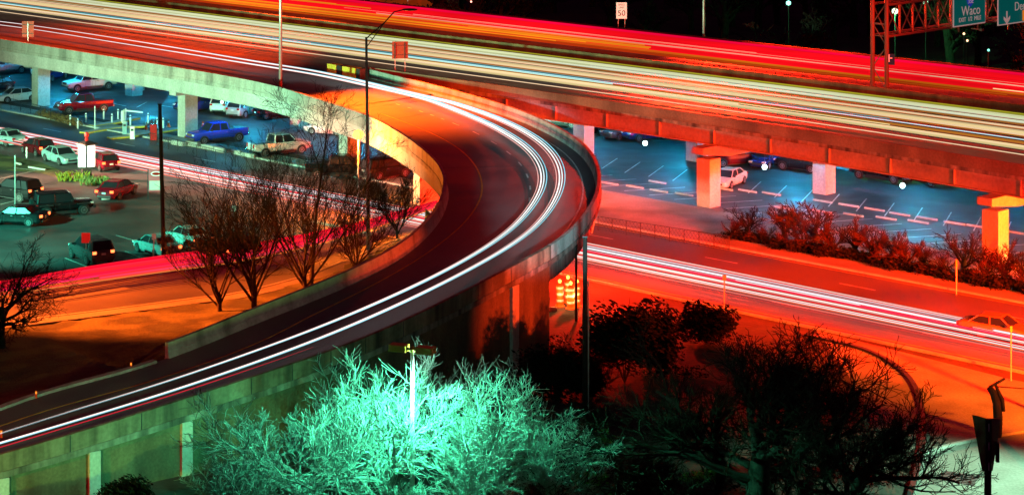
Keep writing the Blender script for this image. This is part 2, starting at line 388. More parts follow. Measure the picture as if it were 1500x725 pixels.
for (u, v) in ((232, 120), (330, 135), (1020, 235), (600, 150)): pier(u, v, cap=False)
lmk = MB()
for n_ in (151.0, 154.7, 158.4, 162.1): 
    for s in range(-320, 10, 12): pline(lmk, SN(s, n_), SN(s + 3, n_), .12, ZD + .006)
for n_ in (171.5, 175.2, 178.9, 182.5):
    for s in range(-320, 10, 12): pline(lmk, SN(s, n_), SN(s + 3, n_), .12, ZD + .006)
lmk.build('lane_marking', M['white_line'], hw)

# ------------------------------------------------------------------ curved ramp
PT = .85
outer_px = [(539, 101, 7.25), (575, 110, 7.25), (609, 118.5, 7.2), (659, 131, 7.15), (709, 145, 7.1), (750, 157.5, 7.1), (783, 170, 7.05), (820, 188, 7.0), (849, 206.5, 7.0), (867, 226, 6.95), (876, 246, 6.9), (877, 268, 6.8), (870, 292, 6.7), (853, 318, 6.55), (833, 339, 6.45), (805, 359, 6.3), (750, 389, 6.0), (675, 428, 5.6), (609, 460, 5.3), (513, 502, 4.9), (375, 549, 4.3), (266, 584, 3.85), (133, 626, 3.3), (0, 664, 2.8), (-180, 712, 2.2)]
inner_px = [(475, 147, 7.2), (542, 170, 7.15), (592, 197, 7.1), (626, 222, 7.05), (645, 242, 7.0), (653, 263, 6.9), (650, 284, 6.8), (640, 305, 6.65), (618, 331, 6.45), (590, 354, 6.25), (560, 372, 6.05), (520, 392, 5.8), (450, 421, 5.4), (375, 450, 4.95), (292, 484, 4.4), (200, 517, 3.9)]
def lvl(px): return [P(u, v, z) - Vector((0, 0, PT)) for u, v, z in px]
outer = smooth_path(spline(lvl(outer_px), 200), 14)
inner_b = lvl(inner_px); inner_b += [P(60, 577, 2.55), P(-60, 622, 2.1), P(-200, 668, 1.7)]
inner = smooth_path(spline(inner_b, 200), 14)
inner_tail = smooth_path(spline(lvl([(-180, 30, 7.25), (0, 57, 7.25), (200, 89, 7.25), (375, 119, 7.2)]) + [inner[0]], 50), 4)
# pair inner and outer points by normals of the outer curve (monotone)
def pair(A, B):
    out = []; j = 0
    for p in A:
        best = j
        bd = 1e9
        for q in range(j, min(len(B), j + 14)):
            d = (B[q] - p).xy.length if hasattr((B[q] - p), 'xy') else 0
            if d < bd: bd = d; best = q
        j = best; out.append(j)
    return out
# anchor pairs: fractions along each curve found from world positions
def near_i(C, p): return min(range(len(C)), key=lambda i: (C[i] - p).length)
anc = [(0, near_i(outer, P(640, 126, 7.15))), (near_i(inner, P(592, 197, 6.2)), near_i(outer, P(765, 163, 6.2))), (near_i(inner, P(653, 263, 6)), near_i(outer, P(877, 266, 6))),
       (near_i(inner, P(590, 354, 5.4)), near_i(outer, P(745, 391, 5.1))), (near_i(inner, P(375, 450, 4.1)), near_i(outer, P(505, 505, 4))), (near_i(inner, P(200, 517, 3)), near_i(outer, P(270, 583, 3))), (199, 199)]
KR = 240
RI, RO = [], []
def at(C, x):
    i = min(len(C) - 2, int(x)); return C[i].lerp(C[i + 1], x - i)
for k in range(KR + 1):
    t = k / KR * (len(anc) - 1); j = min(len(anc) - 2, int(t)); w = t - j
    RI.append(at(inner, anc[j][0] + (anc[j + 1][0] - anc[j][0]) * w)); RO.append(at(outer, anc[j][1] + (anc[j + 1][1] - anc[j][1]) * w))
RI = smooth_path(RI, 6); RO = smooth_path(RO, 6)
def ramp_pt(t, fr, z=0.0):
    """t in 0..1 along the ramp, fr in 0..1 from the inner to the outer barrier"""
    x = t * KR; a = at(RI, x); b = at(RO, x); return a.lerp(b, fr) + Vector((0, 0, z))
rp = thing('curved_ramp', 'curved concrete exit ramp sweeping round from the expressway to the lower left', 'ramp', P(700, 420))
# deck: merge area beside the expressway, then the curve
dk = MB()
NF = 8
rows = [[RI[k].lerp(RO[k], f / NF) for f in range(NF + 1)] for k in range(KR + 1)]
vs = [p for r_ in rows for p in r_]
dk.add(vs, [(i * (NF + 1) + f, (i + 1) * (NF + 1) + f, (i + 1) * (NF + 1) + f + 1, i * (NF + 1) + f + 1) for i in range(KR) for f in range(NF)])
og = outer[:anc[0][1] + 1]
mergeA = inner_tail
mergeB = [SN(E.dot(p), nn_near(E.dot(p)) + .02, ZD - .004) for p in inner_tail]
stop = 0
dk.strip(mergeA, mergeB)
# wedge between the merge strip and the first cross-section of the curve
wed = [inner_tail[-1]] + [mergeB[-1]] + og[:] + [RO[0], RI[0]]
c0 = inner_tail[-1]
wl = [mergeB[-1]] + [p for p in og] + [RO[0]]
dk.add([c0] + wl, [(0, i + 1, i + 2) for i in range(len(wl) - 1)])
dk.build('deck', M['deck_asphalt'], rp)
sl = MB(); sl.strip([p + Vector((0, 0, -.3)) for p in RI], [p + Vector((0, 0, -.3)) for p in RO]); sl.strip([p + Vector((0, 0, -.3)) for p in mergeA], [p + Vector((0, 0, -.3)) for p in mergeB]); sl.build('soffit', M['concrete'], rp)
outer_full = og[:-1] + RO
iend = min(range(KR + 1), key=lambda k: (RI[k] - P(200, 517, 3.05)).length)
inner_full = inner_tail[:-1] + RI
inner_bar = inner_tail[:-1] + RI[:iend + 1]
# outer: travel direction runs toward the lower left, so 'right of travel' is the inside (left curve...) -> test sign
def side(path, other):
    d = path[5] - path[0]; r = Vector((d.y, -d.x, 0)); return 1 if r.dot(other[5] - path[5]) < 0 else -1
so = side(RO, RI); si = side(RI, RO)
def prof(sg, L): 
    q = [(sg * a, b) for a, b in L]; return q
BAR = [(-.22, 0.002), (.16, .002), (.16, PT), (-.08, PT), (-.12, .35)]
_iab = min(range(KR + 1), key=lambda k: (RO[k] - P(765, 381, 5.2)).length)
og_a = MB(); og_a.sweep(og[:-1] + RO[:_iab + 1], prof(so, BAR)); og_a.build('parapet', M['concrete'], rp, recalc=True)
og_a = MB(); og_a.sweep(RO[_iab:], prof(so, BAR)); og_a.build('parapet', M['low_parapet'], rp, recalc=True)
MB().sweep(inner_bar, prof(si, BAR)).build('parapet', M['concrete'], rp, recalc=True)
iab = min(range(KR + 1), key=lambda k: (RO[k] - P(765, 381, 5.2)).length)      # where the bridge ends and the wall starts
br_out = og[:-1] + RO[:iab + 1]
EDGE = [(-.2, -.32), (.2, -.32), (.2, -.003), (-.2, -.003)]
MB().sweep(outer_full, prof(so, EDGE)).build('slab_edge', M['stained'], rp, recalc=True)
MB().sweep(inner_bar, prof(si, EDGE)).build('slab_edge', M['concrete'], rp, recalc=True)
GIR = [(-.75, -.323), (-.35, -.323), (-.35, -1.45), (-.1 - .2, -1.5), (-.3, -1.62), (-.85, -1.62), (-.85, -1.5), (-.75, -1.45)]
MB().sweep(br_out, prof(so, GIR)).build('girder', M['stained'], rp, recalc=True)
# concrete side beams of the merging part
bi = MB(); in_k = min(range(KR + 1), key=lambda k: (RI[k] - P(640, 236, 6.2)).length)
bi.sweep(inner_tail[:-1] + RI[:iab + 1], prof(si, [(-.5, -.323), (.05, -.323), (.05, -1.45), (-.02, -1.55), (-.5, -1.55)])); bi.build('girder', M['pale_concrete'], rp, recalc=True)
mid = MB()
for fr in (.33, .66): mid.sweep([ramp_pt(k / 100, fr) for k in range(0, int(100 * iab / KR))], [(-.2, -.32), (.2, -.32), (.2, -1.5), (-.2, -1.5)])
for fr in (.35, .7): mid.sweep([a.lerp(b, fr) for a, b in zip(mergeA, mergeB)], [(-.2, -.32), (.2, -.32), (.2, -1.5), (-.2, -1.5)])
mid.build('girder', M['concrete'], rp)
# retaining wall, face panels following the outer edge down to the ground
rw = MB(); A = []; B = []
for k in range(iab, KR + 1):
    d = RO[min(KR, k + 1)] - RO[max(0, k - 1)]; d.z = 0; d.normalize(); r = Vector((d.y, -d.x, 0)) * so
    q = RO[k] + r * .04; A.append(q + Vector((0, 0, -.321))); B.append(Vector((q.x, q.y, -.2)))
rw.strip(A, B)
q0 = A[0]; back = ramp_pt(iab / KR, 0); back2 = Vector((back.x, back.y, -.2)); back = back + Vector((0, 0, -.321))
rw.add([q0, B[0], back2, back], [(0, 1, 2, 3)])
A2 = []; B2 = []
for k in range(iab, KR + 1):
    A2.append(RI[k] + Vector((0, 0, -.3))); B2.append(Vector((RI[k].x, RI[k].y, -.2)))
rw.strip(A2, B2)
rw.build('retaining_wall', M['panel_wall'], rp, recalc=True)
def out_pt(u, vt):  # index on the outer edge nearest to column u
    return min(range(iab, KR + 1), key=lambda k: abs((RO[k].x / RO[k].y * F + 750) - u))
for (u, w) in ((6, .6), (141, .6), (266, .62), (753, .8)):
    k = out_pt(u, 0); d = RO[min(KR, k + 1)] - RO[k - 1]; d.z = 0; d.normalize(); r = Vector((d.y, -d.x, 0)) * so
    c = RO[k] + r * .13; b = MB(); zt = c.z - .322
    b.box((c.x, c.y, zt / 2 - .1), (w, .22, zt + .2), math.atan2(d.y, d.x)); b.build('pilaster', M['pale_concrete'], rp)
jn = MB()
for k in range(4, len(outer_full) - 4, 9):
    d = outer_full[k + 1] - outer_full[k - 1]; d.z = 0; d.normalize(); r = Vector((d.y, -d.x, 0)) * so
    c = outer_full[k] + Vector((0, 0, .42)); jn.box(c + r * .163, (.05, .012, .84), math.atan2(d.y, d.x))
jn.build('joint', M['trim'], rp)
# ramp columns
def rcol(u, v, w=1.15, d=1.3, ztop=4.9, m='pale_concrete', ang=None):
    c = P(u, v); b = MB(); b.box(c + Vector((0, 0, ztop / 2)), (w, d, ztop), ang if ang is not None else math.atan2(E.y, E.x)); b.build('column', M[m], rp)
    cb_ = MB(); cb_.box(c + N * 1.2 + Vector((0, 0, ztop - .3)), (1.0, 6.0, .9), math.atan2(E.y, E.x)); cb_.build('pier_cap', M['pale_concrete'], rp)
for (u, v) in ((60, 155), (275, 201), (512, 252)): rcol(u, v, 1.15, 1.5)
rcol(626, 297, .75, 2.4, 5.1)
rcol(438, 190); rcol(200, 133)
for (u, v, z) in ((6, 78, 5.9), (222, 118, 5.9)):
    c = P(u + 6, v + 2, 5.3) ; b = MB(); b.lathe(c, [(.02, -.55), (.25, -.45), (.3, 0), (.25, .45), (.02, .55)], 10); b.build('bearing_cover', M['yellow_line'], rp)
# painted lines on the ramp
def rline(b, f0, fr, t0, t1, w=.1, n=120, z=.008):
    b.sweep([ramp_pt(t0 + (t1 - t0) * k / n, fr(t0 + (t1 - t0) * k / n) if callable(fr) else fr, z) for k in range(n + 1)], [(-w / 2, 0), (w / 2, 0), (w / 2, .003), (-w / 2, .003)])
def to_ramp(u, v, zo):
    best = None
    for it in range(161):
        t = it / 160; a = at(RI, t * KR); b = at(RO, t * KR)
        for jf in range(41):
            f = jf / 40; p = a.lerp(b, f); z = p.z + zo
            pu = 750 + F * p.x / p.y; pv = V0 + F * (H - z) / p.y; e = (pu - u) ** 2 + (pv - v) ** 2
            if best is None or e < best[0]: best = (e, t, f)
    return best
def frac_line(px, zo):
    pts = sorted([to_ramp(u, v, zo)[1:] for u, v in px]); return pts
def interp(pts):
    def f(t):
        if t <= pts[0][0]: return pts[0][1]
        for (a, fa), (b, fb) in zip(pts, pts[1:]):
            if a <= t <= b: return fa + (fb - fa) * (t - a) / max(1e-6, b - a)
        return pts[-1][1]
    def g(t): return sum(f(max(0, min(1, t + d))) for d in (-.05, -.035, -.02, -.01, 0, .01, .02, .035, .05)) / 9
    return g
fin = interp(frac_line([(609, 187), (642, 200), (675, 220), (692, 237), (705, 269), (695, 305), (659, 342), (609, 382), (542, 419), (375, 504), (200, 567), (0, 624)], 0))
lw = MB(); rline(lw, 0, fin, .06, 1, .11); lw.build('edge_line', M['yellow_line'], rp)
lw = MB(); rline(lw, 0, .90, .0, 1, .11); lw.build('edge_line', M['white_line'], rp)
lw = MB()
for k in range(14): rline(lw, 0, .56, .02 + k * .03, .02 + k * .03 + .010, .12, 6)
lw.build('lane_marking', M['white_line'], rp)
for t in (.02, .1, .3):
    eb = MB(); eb.sweep([ramp_pt(t, f / 10, .006) for f in range(11)], [(-.05, 0), (.05, 0), (.05, .003), (-.05, .003)])
    eb.build('expansion_joint', M['trim'], rp)

# grassy bank between the turn road and the ramp
ga = [RI[k] + Vector((0, 0, -.25)) for k in range(in_k, KR + 1)]; ga = resample(ga, 60)
gcb = resample([p.copy() for p in cbs][::-1], 60)
gv = []; NR = 14
rnd = random.Random(3)
for a, b in zip(ga, gcb):
    for j in range(NR + 1):
        w = j / NR; p = a.lerp(b, w); fall = 1 - w
        za = a.z if (750 + F * a.x / a.y) < 215 else max(0, a.z * .45)
        p.z = za * (fall ** 1.4) + .03 + (rnd.uniform(-.06, .06) if 0 < j < NR else 0); gv.append(p)
gm = MB(); gm.add(gv, [(i * (NR + 1) + j, i * (NR + 1) + j + 1, (i + 1) * (NR + 1) + j + 1, (i + 1) * (NR + 1) + j) for i in range(59) for j in range(NR)])
tag(gm.build('grass_bank', M['grass'], smooth=True), kind='structure')
kb = MB(); kb.sweep([RI[k] for k in range(iend + 2, KR + 1)], [(-.25, -.1), (.25, -.1), (.2, .14), (-.2, .14)]); tag(kb.build('kerb', M['concrete']), kind='structure')

# ------------------------------------------------------------------ light streams of passing traffic (thin glowing tubes above the lanes)
GL = {}
def gm_(col, s=1.0, var=.12):
    key = (tuple(round(c, 3) for c in col), s, var)
    if key not in GL: GL[key] = glow('light_stream_glow', col, s, var)
    return GL[key]
def stream(path, r, col, s, label, group, var=.12, n=5):
    b = MB(); b.tube(path, r, n); p = Vector(path[len(path) // 2])
    o = b.build('light_stream', gm_(col, s, var), loc=(p.x, p.y, p.z), smooth=True)
    return tag(o, label, 'light stream', group)
CREAM = (.95, .74, .42); PALEW = (.74, .84, .60); BLUEW = (.55, .92, 1.0); TEALD = (.06, .30, .36); GAP_BROWN = (.55, .20, .03); OLIVE = (.40, .42, .03); PINKW = (1, .72, .60)  # the brown tubes stand in for lit asphalt between the streams
WHITE_G = 'white and cream light streams on the near carriageway'
def hpath(n, s0, s1, z, wob=0, ph=0):
    out = []
    k = max(2, int((s1 - s0) / 9)); 
    for i in range(k + 1):
        s = s0 + (s1 - s0) * i / k; w = max(0, min(1, (167.3 - n) / 21.6))
        nn = n - (145.7 - nn_near(s)) * w; out.append(SN(s, nn + wob * math.sin(s * .035 + ph), z))
    return out
def n_at(v, z=7.1): return .7133 * F * (H - z) / (v - V0)
rs = random.Random(11)
whites = []
def wband(v0, v1, col, k, r=.05, s=1.0, name='pale'):
    for i in range(k):
        v = v0 + (v1 - v0) * (i + .5) / k; g = rs.choice((.66, .85, .95, 1.1, 1.0)); c2 = tuple(round(a * g * (1 - h * rs.random()), 2) for a, h in zip(col, (.05, .15, .35))); whites.append((v, c2, r * rs.uniform(.6, 1.25), s * rs.uniform(.9, 1.1), name))
wband(74.6, 76, OLIVE, 2, .04, 1, 'olive'); wband(77.5, 85.0, PALEW, 8, .06, .95, 'pale green-white'); wband(85.6, 87.4, GAP_BROWN, 2, .05, 1, 'brown')
wband(88.0, 91.0, CREAM, 3, .055, .95, 'cream'); wband(91.3, 92.0, GAP_BROWN, 1, .04, 1, 'brown'); wband(92.4, 98.0, CREAM, 6, .06, .95, 'cream'); wband(98.3, 99.6, GAP_BROWN, 2, .04, .9, 'brown')
wband(99.9, 102.0, TEALD, 2, .05, 1, 'dull teal'); wband(102.2, 104.4, BLUEW, 2, .055, 1, 'ice blue'); wband(104.8, 106.5, GAP_BROWN, 2, .05, .9, 'brown'); wband(106.8, 112.5, CREAM, 6, .06, .95, 'cream')
wband(118.3, 118.9, PINKW, 1, .05, 1, 'pinkish white')
for v, col, r, s, nm in whites:
    n = n_at(v); z = ZD + .65 + rs.uniform(-.1, .15); n = n_at(v, z)
    s0 = -335; s1 = 14
    if rs.random() < .3: s0 = rs.uniform(-250, -150)
    elif rs.random() < .22: s1 = rs.uniform(-150, -100)
    tagc = nm
    stream(hpath(n, s0, s1, z, .10, rs.uniform(0, 6)), r, col, s, nm + ' light stream along the near carriageway of the expressway', nm + ' ' + WHITE_G)  # brown ones only fill the gaps with the glow of the lit road
REDG = 'red light streams on the far carriageway'
reds = []
def rband(v0, v1, col, k, s0, s1, r=.06, st=1.0, nm='red'):
    for i in range(k):
        v = v0 + (v1 - v0) * (i + .5) / k; reds.append((v, col, s0, s1, r * rs.uniform(.8, 1.3), st * rs.uniform(.8, 1.15), nm))
TR = (.95, .004, .010); CR = (1, .002, .05); OR = (1, .26, .01); DO = (.55, .12, .005); SAL = (1, .30, .20)
rband(26.5, 30, CR, 4, -335, 14, .09, 1, 'crimson'); rband(30, 42, TR, 15, -335, 14, .09, 1, 'red'); rband(42, 53, TR, 12, -250, 14, .085, .95, 'red'); rband(52, 57, (.45, .03, .003), 4, -335, 14, .06, 1, 'dark red')
rband(35, 40, SAL, 4, -300, -150, .06, 1.0, 'salmon'); rband(38, 44, SAL, 5, -205, -78, .06, .9, 'salmon'); rband(40, 56, OR, 9, -335, -160, .075, .95, 'orange'); rband(29, 42, OR, 14, -335, -200, .07, .9, 'orange')
rband(45, 51, OR, 4, -260, -190, .05, .7, 'orange'); rband(50, 57, DO, 4, -335, -110, .05, 1, 'dull orange'); rband(37, 41, OR, 3, -95, 10, .045, .9, 'orange'); rband(36, 39, (1, .8, .62), 2, -262, -212, .09, 1.2, 'white-hot'); rband(40, 42, (1, .8, .62), 2, -148, -122, .08, 1.1, 'white-hot')
rband(40.5, 43, (1, .55, .35), 3, -150, -85, .06, 1.0, 'peach')
for v, col, s0, s1, r, st_, nm in reds:
    z = ZD + .75 + rs.uniform(-.15, .3); n = n_at(v, z)
    j = 0 if s0 == -335 and s1 == 14 else 12
    stream(hpath(n, s0 + rs.uniform(-j, j), s1 + rs.uniform(-j, j), z, .15, rs.uniform(0, 6)), r, col, st_, nm + ' light stream along the far carriageway behind the median barrier', nm + ' ' + REDG, .3)
# a few broken amber flashes
for (u0, v0, u1, v1) in ((703, 26, 741, 29), (722, 36, 750, 36), (842, 53, 890, 58), (1320, 98, 1395, 118), (1458, 105, 1490, 108), (1455, 130, 1500, 135)):
    a = P(u0, v0, ZD + .8); b = P(u1, v1, ZD + .8); b = a + E * max(3, (b - a).dot(E))
    stream([a, a.lerp(b, .5), b], .06, (1, .55, .25), 1.3, 'short broken amber light stream over the far carriageway', 'short amber light streams on the far carriageway')
# frontage road streams
FG = 'white light streams along the frontage road'
fr = []
for v, col, r, s, nm in ((327.5, PINKW, .05, .9, 'pinkish white'), (329.5, (.9, .95, 1), .06, 1, 'white'), (331, (.6, .5, .55), .04, .7, 'mauve'), (332.5, (.9, .95, 1), .07, 1.1, 'white'), (334.5, (1, .8, .75), .06, 1, 'white'),
                         (336, (.95, .03, .10), .06, 1.2, 'crimson'), (338, (1, .9, .85), .075, 1.2, 'white'), (339.6, (1, .6, .5), .05, .9, 'pinkish white'), (342.5, (1, .85, .75), .07, 1.1, 'white'), (345, (.9, .95, 1), .06, 1.0, 'white'), (347, (.9, .2, .15), .05, .9, 'crimson')):
    fr.append((333 + (v - 327.5) * 1.35 + 2, col, r * .85, s, nm))
for k in range(9): fr.append((336 + k * 2.9, ((1, .02, .02), (.9, .05, .03), (1, .25, .12))[k % 3], .035, 1.0, ('deep red', 'deep red', 'salmon')[k % 3]))
for v, col, r, s, nm in fr:
    z = .68; n = .7133 * F * (H - z) / (v - V0)
    p = [SN(-420 + k * 12, n + .12 * math.sin(k * .5 + v), z) for k in range(41)]
    stream(p, r, col, s, nm + ' light stream along the frontage road under the bridges', nm + ' ' + FG)
# ramp streams
for px, r in (([(475, 107), (542, 120), (582, 127), (642, 143.5), (692, 160), (750, 183.6), (783, 200), (817, 240), (822, 269), (810, 299), (783, 332), (750, 361), (675, 402), (609, 436), (542, 464), (498, 484), (375, 532), (266, 565.5), (133, 608.7), (0, 648)], .10),
              ([(475, 112), (542, 125), (609, 140), (659, 158.6), (709, 180), (750, 200), (790, 240), (797, 259), (790, 285), (770, 315.5), (750, 335.5), (675, 385.6), (609, 419), (542, 449), (462, 482), (375, 515.6), (200, 574), (150, 590)], .10)):
    first = px[-1][0] == 0
    f = interp(frac_line([q for q in px if q[0] > 560 or q[1] > 300], .62))
    ends = 1.0
    lead = [P(-200, 13 if first else 18, ZD + .65), P(0, 32 if first else 37, ZD + .65), P(187, 59 if first else 65.5, ZD + .65), P(375, 90.5 if first else 95.5, ZD + .65), P(475, 107 if first else 112, 6.95)]
    body = [ramp_pt(t / 100, f(t / 100), .62) for t in range(5, int(100 * ends) + 1, 3)]
    for k, (off, rr, col, s) in enumerate(((-.34, .026, (1, .55, .50), 1.0), (-.1, .045, (1, .95, .92), 1.3), (.12, .036, (.8, 1, 1), 1.1), (.34, .03, (.30, .80, .95) , 1.0))):
        path = spline(lead + body, 260); path = smooth_path(path, 10)
        q = []
        for i, p in enumerate(path):
            d = path[min(i + 1, 259)] - path[max(0, i - 1)]; d.z = 0; d.normalize(); w = .3 + .9 * math.exp(-((i / 259 - .55) / .2) ** 2); q.append(p + Vector((-d.y, d.x, 0)) * off * w)
        rl = [rr * (.55 + .75 * math.exp(-((i / 259 - .55) / .22) ** 2)) * (1 if first or i < 215 else max(.15, 1 - (i - 215) / 40)) for i in range(260)]
        stream(q, rl, col, s, ('outer' if first else 'inner') + ' ' + ('thin pink', 'bright white', 'bluish white', 'thin pale blue')[k] + ' light stream sweeping down the curved ramp', None, .35, 6)
b_ = [ramp_pt(.72 + .28 * k / 30, .80, .55) for k in range(31)]; stream(b_, [.004 + .022 * min(1, k / 12) for k in range(31)], (.8, .02, .05), .8, 'thin crimson tail light stream along the foot of the ramp', None)
# tail light streams on the turn road
for k, (w, col, r, s) in enumerate(((.93, (1, .0, .02), .07, 1.1), (.85, (1, .015, .03), .09, 1.2), (.72, (1, .01, .03), .07, 1.1), (.66, (1, .02, .03), .10, 1.2), (.62, (.9, .05, .12), .06, 1.0), (.8, (1, .02, .02), .05, 1), (.97, (1, .01, .03), .09, 1), (.89, (1, .02, .05), .08, 1.1), (.76, (1, .01, .05), .08, 1), (.69, (1, .02, .10), .07, 1.2), (.58, (1, .06, .04), .06, 1), (.54, (1, .25, .05), .035, .9))):
    a = cbs; b = cts; p = [x.lerp(y, w) + Vector((0, 0, .75)) for x, y in zip(a, b)][(14 if k in (3, 4) else 8 if k != 1 else 6):]
    stream(p, r, col, s, 'bright red tail light stream across the turn road behind the bare trees', 'red light streams on the turn road')

# ------------------------------------------------------------------ vehicles
def body_loft(st_, closed=True):
    """st_: list of (x, z_low, z_top, half width)"""
    b = MB(); vs = []; K = 12
    for x, z0, z1, w in st_:
        h = [(.0, z0), (w * .86, z0), (w * .98, z0 + (z1 - z0) * .22), (w, z0 + (z1 - z0) * .55), (w * .96, z1 - .07), (w * .86, z1), (0, z1 + .025)]
        ring = h + [(-a, c) for a, c in h[-2:0:-1]]
        for a, c in ring: vs.append((x, a, c))
    n = 12; m = len(st_)
    b.add(vs, [(i * n + k, i * n + (k + 1) % n, (i + 1) * n + (k + 1) % n, (i + 1) * n + k) for i in range(m - 1) for k in range(n)] + [tuple(range(n))[::-1], tuple((m - 1) * n + k for k in range(n))])
    return b
def wheel(root, x, y, r, w=.22):
    sgn = 1 if y > 0 else -1
    ty = MB(); n = 20; prof = [(r - .07, -w / 2), (r - .02, -w / 2), (r, -w / 2 + .03), (r, w / 2 - .03), (r - .02, w / 2), (r - .07, w / 2)]
    vs = [(x + math.cos(2 * math.pi * k / n) * a, y + b_, r + math.sin(2 * math.pi * k / n) * a) for a, b_ in prof for k in range(n)]
    fs = [(i * n + k, i * n + (k + 1) % n, (i + 1) * n + (k + 1) % n, (i + 1) * n + k) for i in range(5) for k in range(n)] + [tuple(range(n))[::-1], tuple(5 * n + k for k in range(n))]
    ty.add(vs, fs); t = ty.build('wheel', M['tyre'], root)
    rm = MB(); rr = r * .62
    for k in range(10):
        a = 2 * math.pi * k / 10; rm.bar((x, y + sgn * (w / 2 + .006), r), (x + math.cos(a) * rr, y + sgn * (w / 2 + .006), r + math.sin(a) * rr), .05, .02)
    vs = [(x + math.cos(2 * math.pi * k / n) * q, y + sgn * (w / 2 + e), r + math.sin(2 * math.pi * k / n) * q) for q, e in ((rr, .004), (rr, .02), (rr * .86, .02), (rr * .86, .004)) for k in range(n)]
    rm.add(vs, [(i * n + k, i * n + (k + 1) % n, (i + 1) * n + (k + 1) % n, (i + 1) * n + k) for i in range(3) for k in range(n)])
    rm.build('rim', M['rim'], t)
def make_vehicle(name, kind, lit=False):
    t = thing(name, 'x', 'car')
    if kind in ('sedan', 'hatch'):
        L, w, hgt, r, wb = (4.75, .91, 1.45, .33, 2.75) if kind == 'sedan' else (4.1, .87, 1.5, .31, 2.55)
        h = L / 2
        if kind == 'sedan':
            stn = [(-h, .42, .80, .62), (-h + .1, .28, .95, .80), (-h + .35, .22, 1.02, .88), (-1.55, .2, 1.03, w), (-.9, .19, .98, w), (.2, .19, .95, w), (.95, .2, .94, w), (1.5, .2, .86, w * .98), (h - .4, .22, .76, w * .93), (h - .1, .26, .66, .76), (h, .36, .56, .6)]
            cab = [(-1.75, -1.02, .45, 1.15)]
        else:
            stn = [(-h, .42, .86, .66), (-h + .1, .28, 1.0, .80), (-1.2, .2, 1.03, w), (0, .2, .98, w), (.85, .2, .96, w), (1.35, .2, .88, w * .97), (h - .3, .22, .78, w * .92), (h - .08, .26, .66, .74), (h, .36, .56, .6)]
            cab = [(-h + .2, -1.45, .35, 1.05)]
        zb = .93
    elif kind == 'suv':
        L, w, hgt, r, wb = 4.75, .95, 1.78, .38, 2.8; h = L / 2; zb = 1.10
        stn = [(-h, .5, .95, .72), (-h + .08, .34, 1.12, .88), (-1.6, .28, 1.14, w), (0, .27, 1.12, w), (1.0, .28, 1.12, w), (1.5, .28, 1.06, w), (h - .35, .3, .98, w * .95), (h - .07, .34, .84, .82), (h, .46, .72, .68)]
        cab = [(-h + .12, -1.95, .35, 1.15)]
    elif kind == 'pickup':
        L, w, hgt, r, wb = 5.75, .99, 1.92, .41, 3.65; h = L / 2; zb = 1.22
        stn = [(-h, .62, 1.12, .86), (-h + .06, .52, 1.24, .94), (-1.0, .45, 1.25, w), (.2, .42, 1.24, w), (1.2, .42, 1.24, w), (1.6, .42, 1.2, w), (h - .3, .44, 1.12, w * .96), (h - .06, .48, 1.0, .86), (h, .6, .85, .76)]
        cab = [(-.85, -.70, .75, 1.35)]
    else:                                                # off-road car with upright sides
        L, w, hgt, r, wb = 4.5, .92, 1.85, .42, 2.95; h = L / 2; zb = 1.15
        stn = [(-h, .55, 1.1, .80), (-h + .06, .5, 1.16, .82), (-1, .48, 1.16, .82), (.6, .48, 1.16, .82), (.85, .5, 1.14, .78), (1.6, .5, 1.1, .72), (h - .1, .52, 1.08, .66), (h, .6, 1.0, .62)]
        cab = [(-h + .08, -h + .15, .42, .78)]
    t['L'] = L
    body_loft(stn).build('body', M['paint'], t, smooth=False, recalc=True)
    x0, x1, x2, x3 = cab[0]; wr = w * .70 if kind != 'offroad' else w * .78; wbse = w * .88
    # glasshouse
    zr = hgt - .05; g = MB()
    vs = []
    for (x, z, hw_) in ((x0, zb, wbse), (x1, zr, wr), (x2, zr, wr), (x3, zb - .02, wbse)):
        vs += [(x, hw_, z), (x, -hw_, z)]
    g.add(vs, [(0, 2, 4, 6), (1, 7, 5, 3), (0, 1, 3, 2), (4, 5, 7, 6), (2, 3, 5, 4)]); g.build('window', M['glass'], t, recalc=True)
    rf = MB(); e = .03
    rf.add([(x1 - e, wr + e, zr), (x1 - e, -wr - e, zr), (x2 + e, -wr - e, zr), (x2 + e, wr + e, zr), (x1 + .08, wr - .08, hgt), (x1 + .08, -wr + .08, hgt), (x2 - .12, -wr + .08, hgt), (x2 - .12, wr - .08, hgt)],
           [(0, 1, 2, 3), (4, 7, 6, 5), (0, 4, 5, 1), (1, 5, 6, 2), (2, 6, 7, 3), (3, 7, 4, 0)])
    for sg in (1, -1):
        def pl(xa, xb, ww): 
            rf.bar((xa, sg * (wbse + .004), zb - .02), (xb, sg * (wr + .01), zr + .01), ww, .05)
        pl(x0, x1, .12); pl(x3, x2, .07)
        xm = (x1 + x2) / 2 + .05; pl(xm, xm - .04, .07)
        if kind in ('suv', 'hatch', 'sedan') and kind != 'sedan': pl(x0 + .75, x1 + .7, .08)
    rf.build('roof', M['paint'], t, recalc=True)
    if kind == 'pickup':
        bd = MB(); bd.box((-1.9, 0, 1.256), (1.75, 1.62, .02)); bd.build('bed', M['trim'], t)
        bd = MB(); bd.box((-h - .02, 0, .62), (.14, 1.8, .16)); bd.build('bumper', M['chrome'], t); bd = MB(); bd.box((h + .02, 0, .62), (.14, 1.8, .2)); bd.build('bumper', M['chrome'], t)
        bd = MB(); bd.box((h - .01, 0, .92), (.08, 1.0, .26)); bd.build('grille', M['chrome'], t)
        bd = MB(); bd.box((0, .99, .5), (2.0, .12, .06)); bd.box((0, -.99, .5), (2.0, .12, .06)); bd.build('running_board', M['trim'], t)
    elif kind == 'offroad':
        bd = MB(); bd.box((-h - .28, 0, 1.0), (.24, .7, .7)); bd.build('spare_wheel', M['tyre'], t)
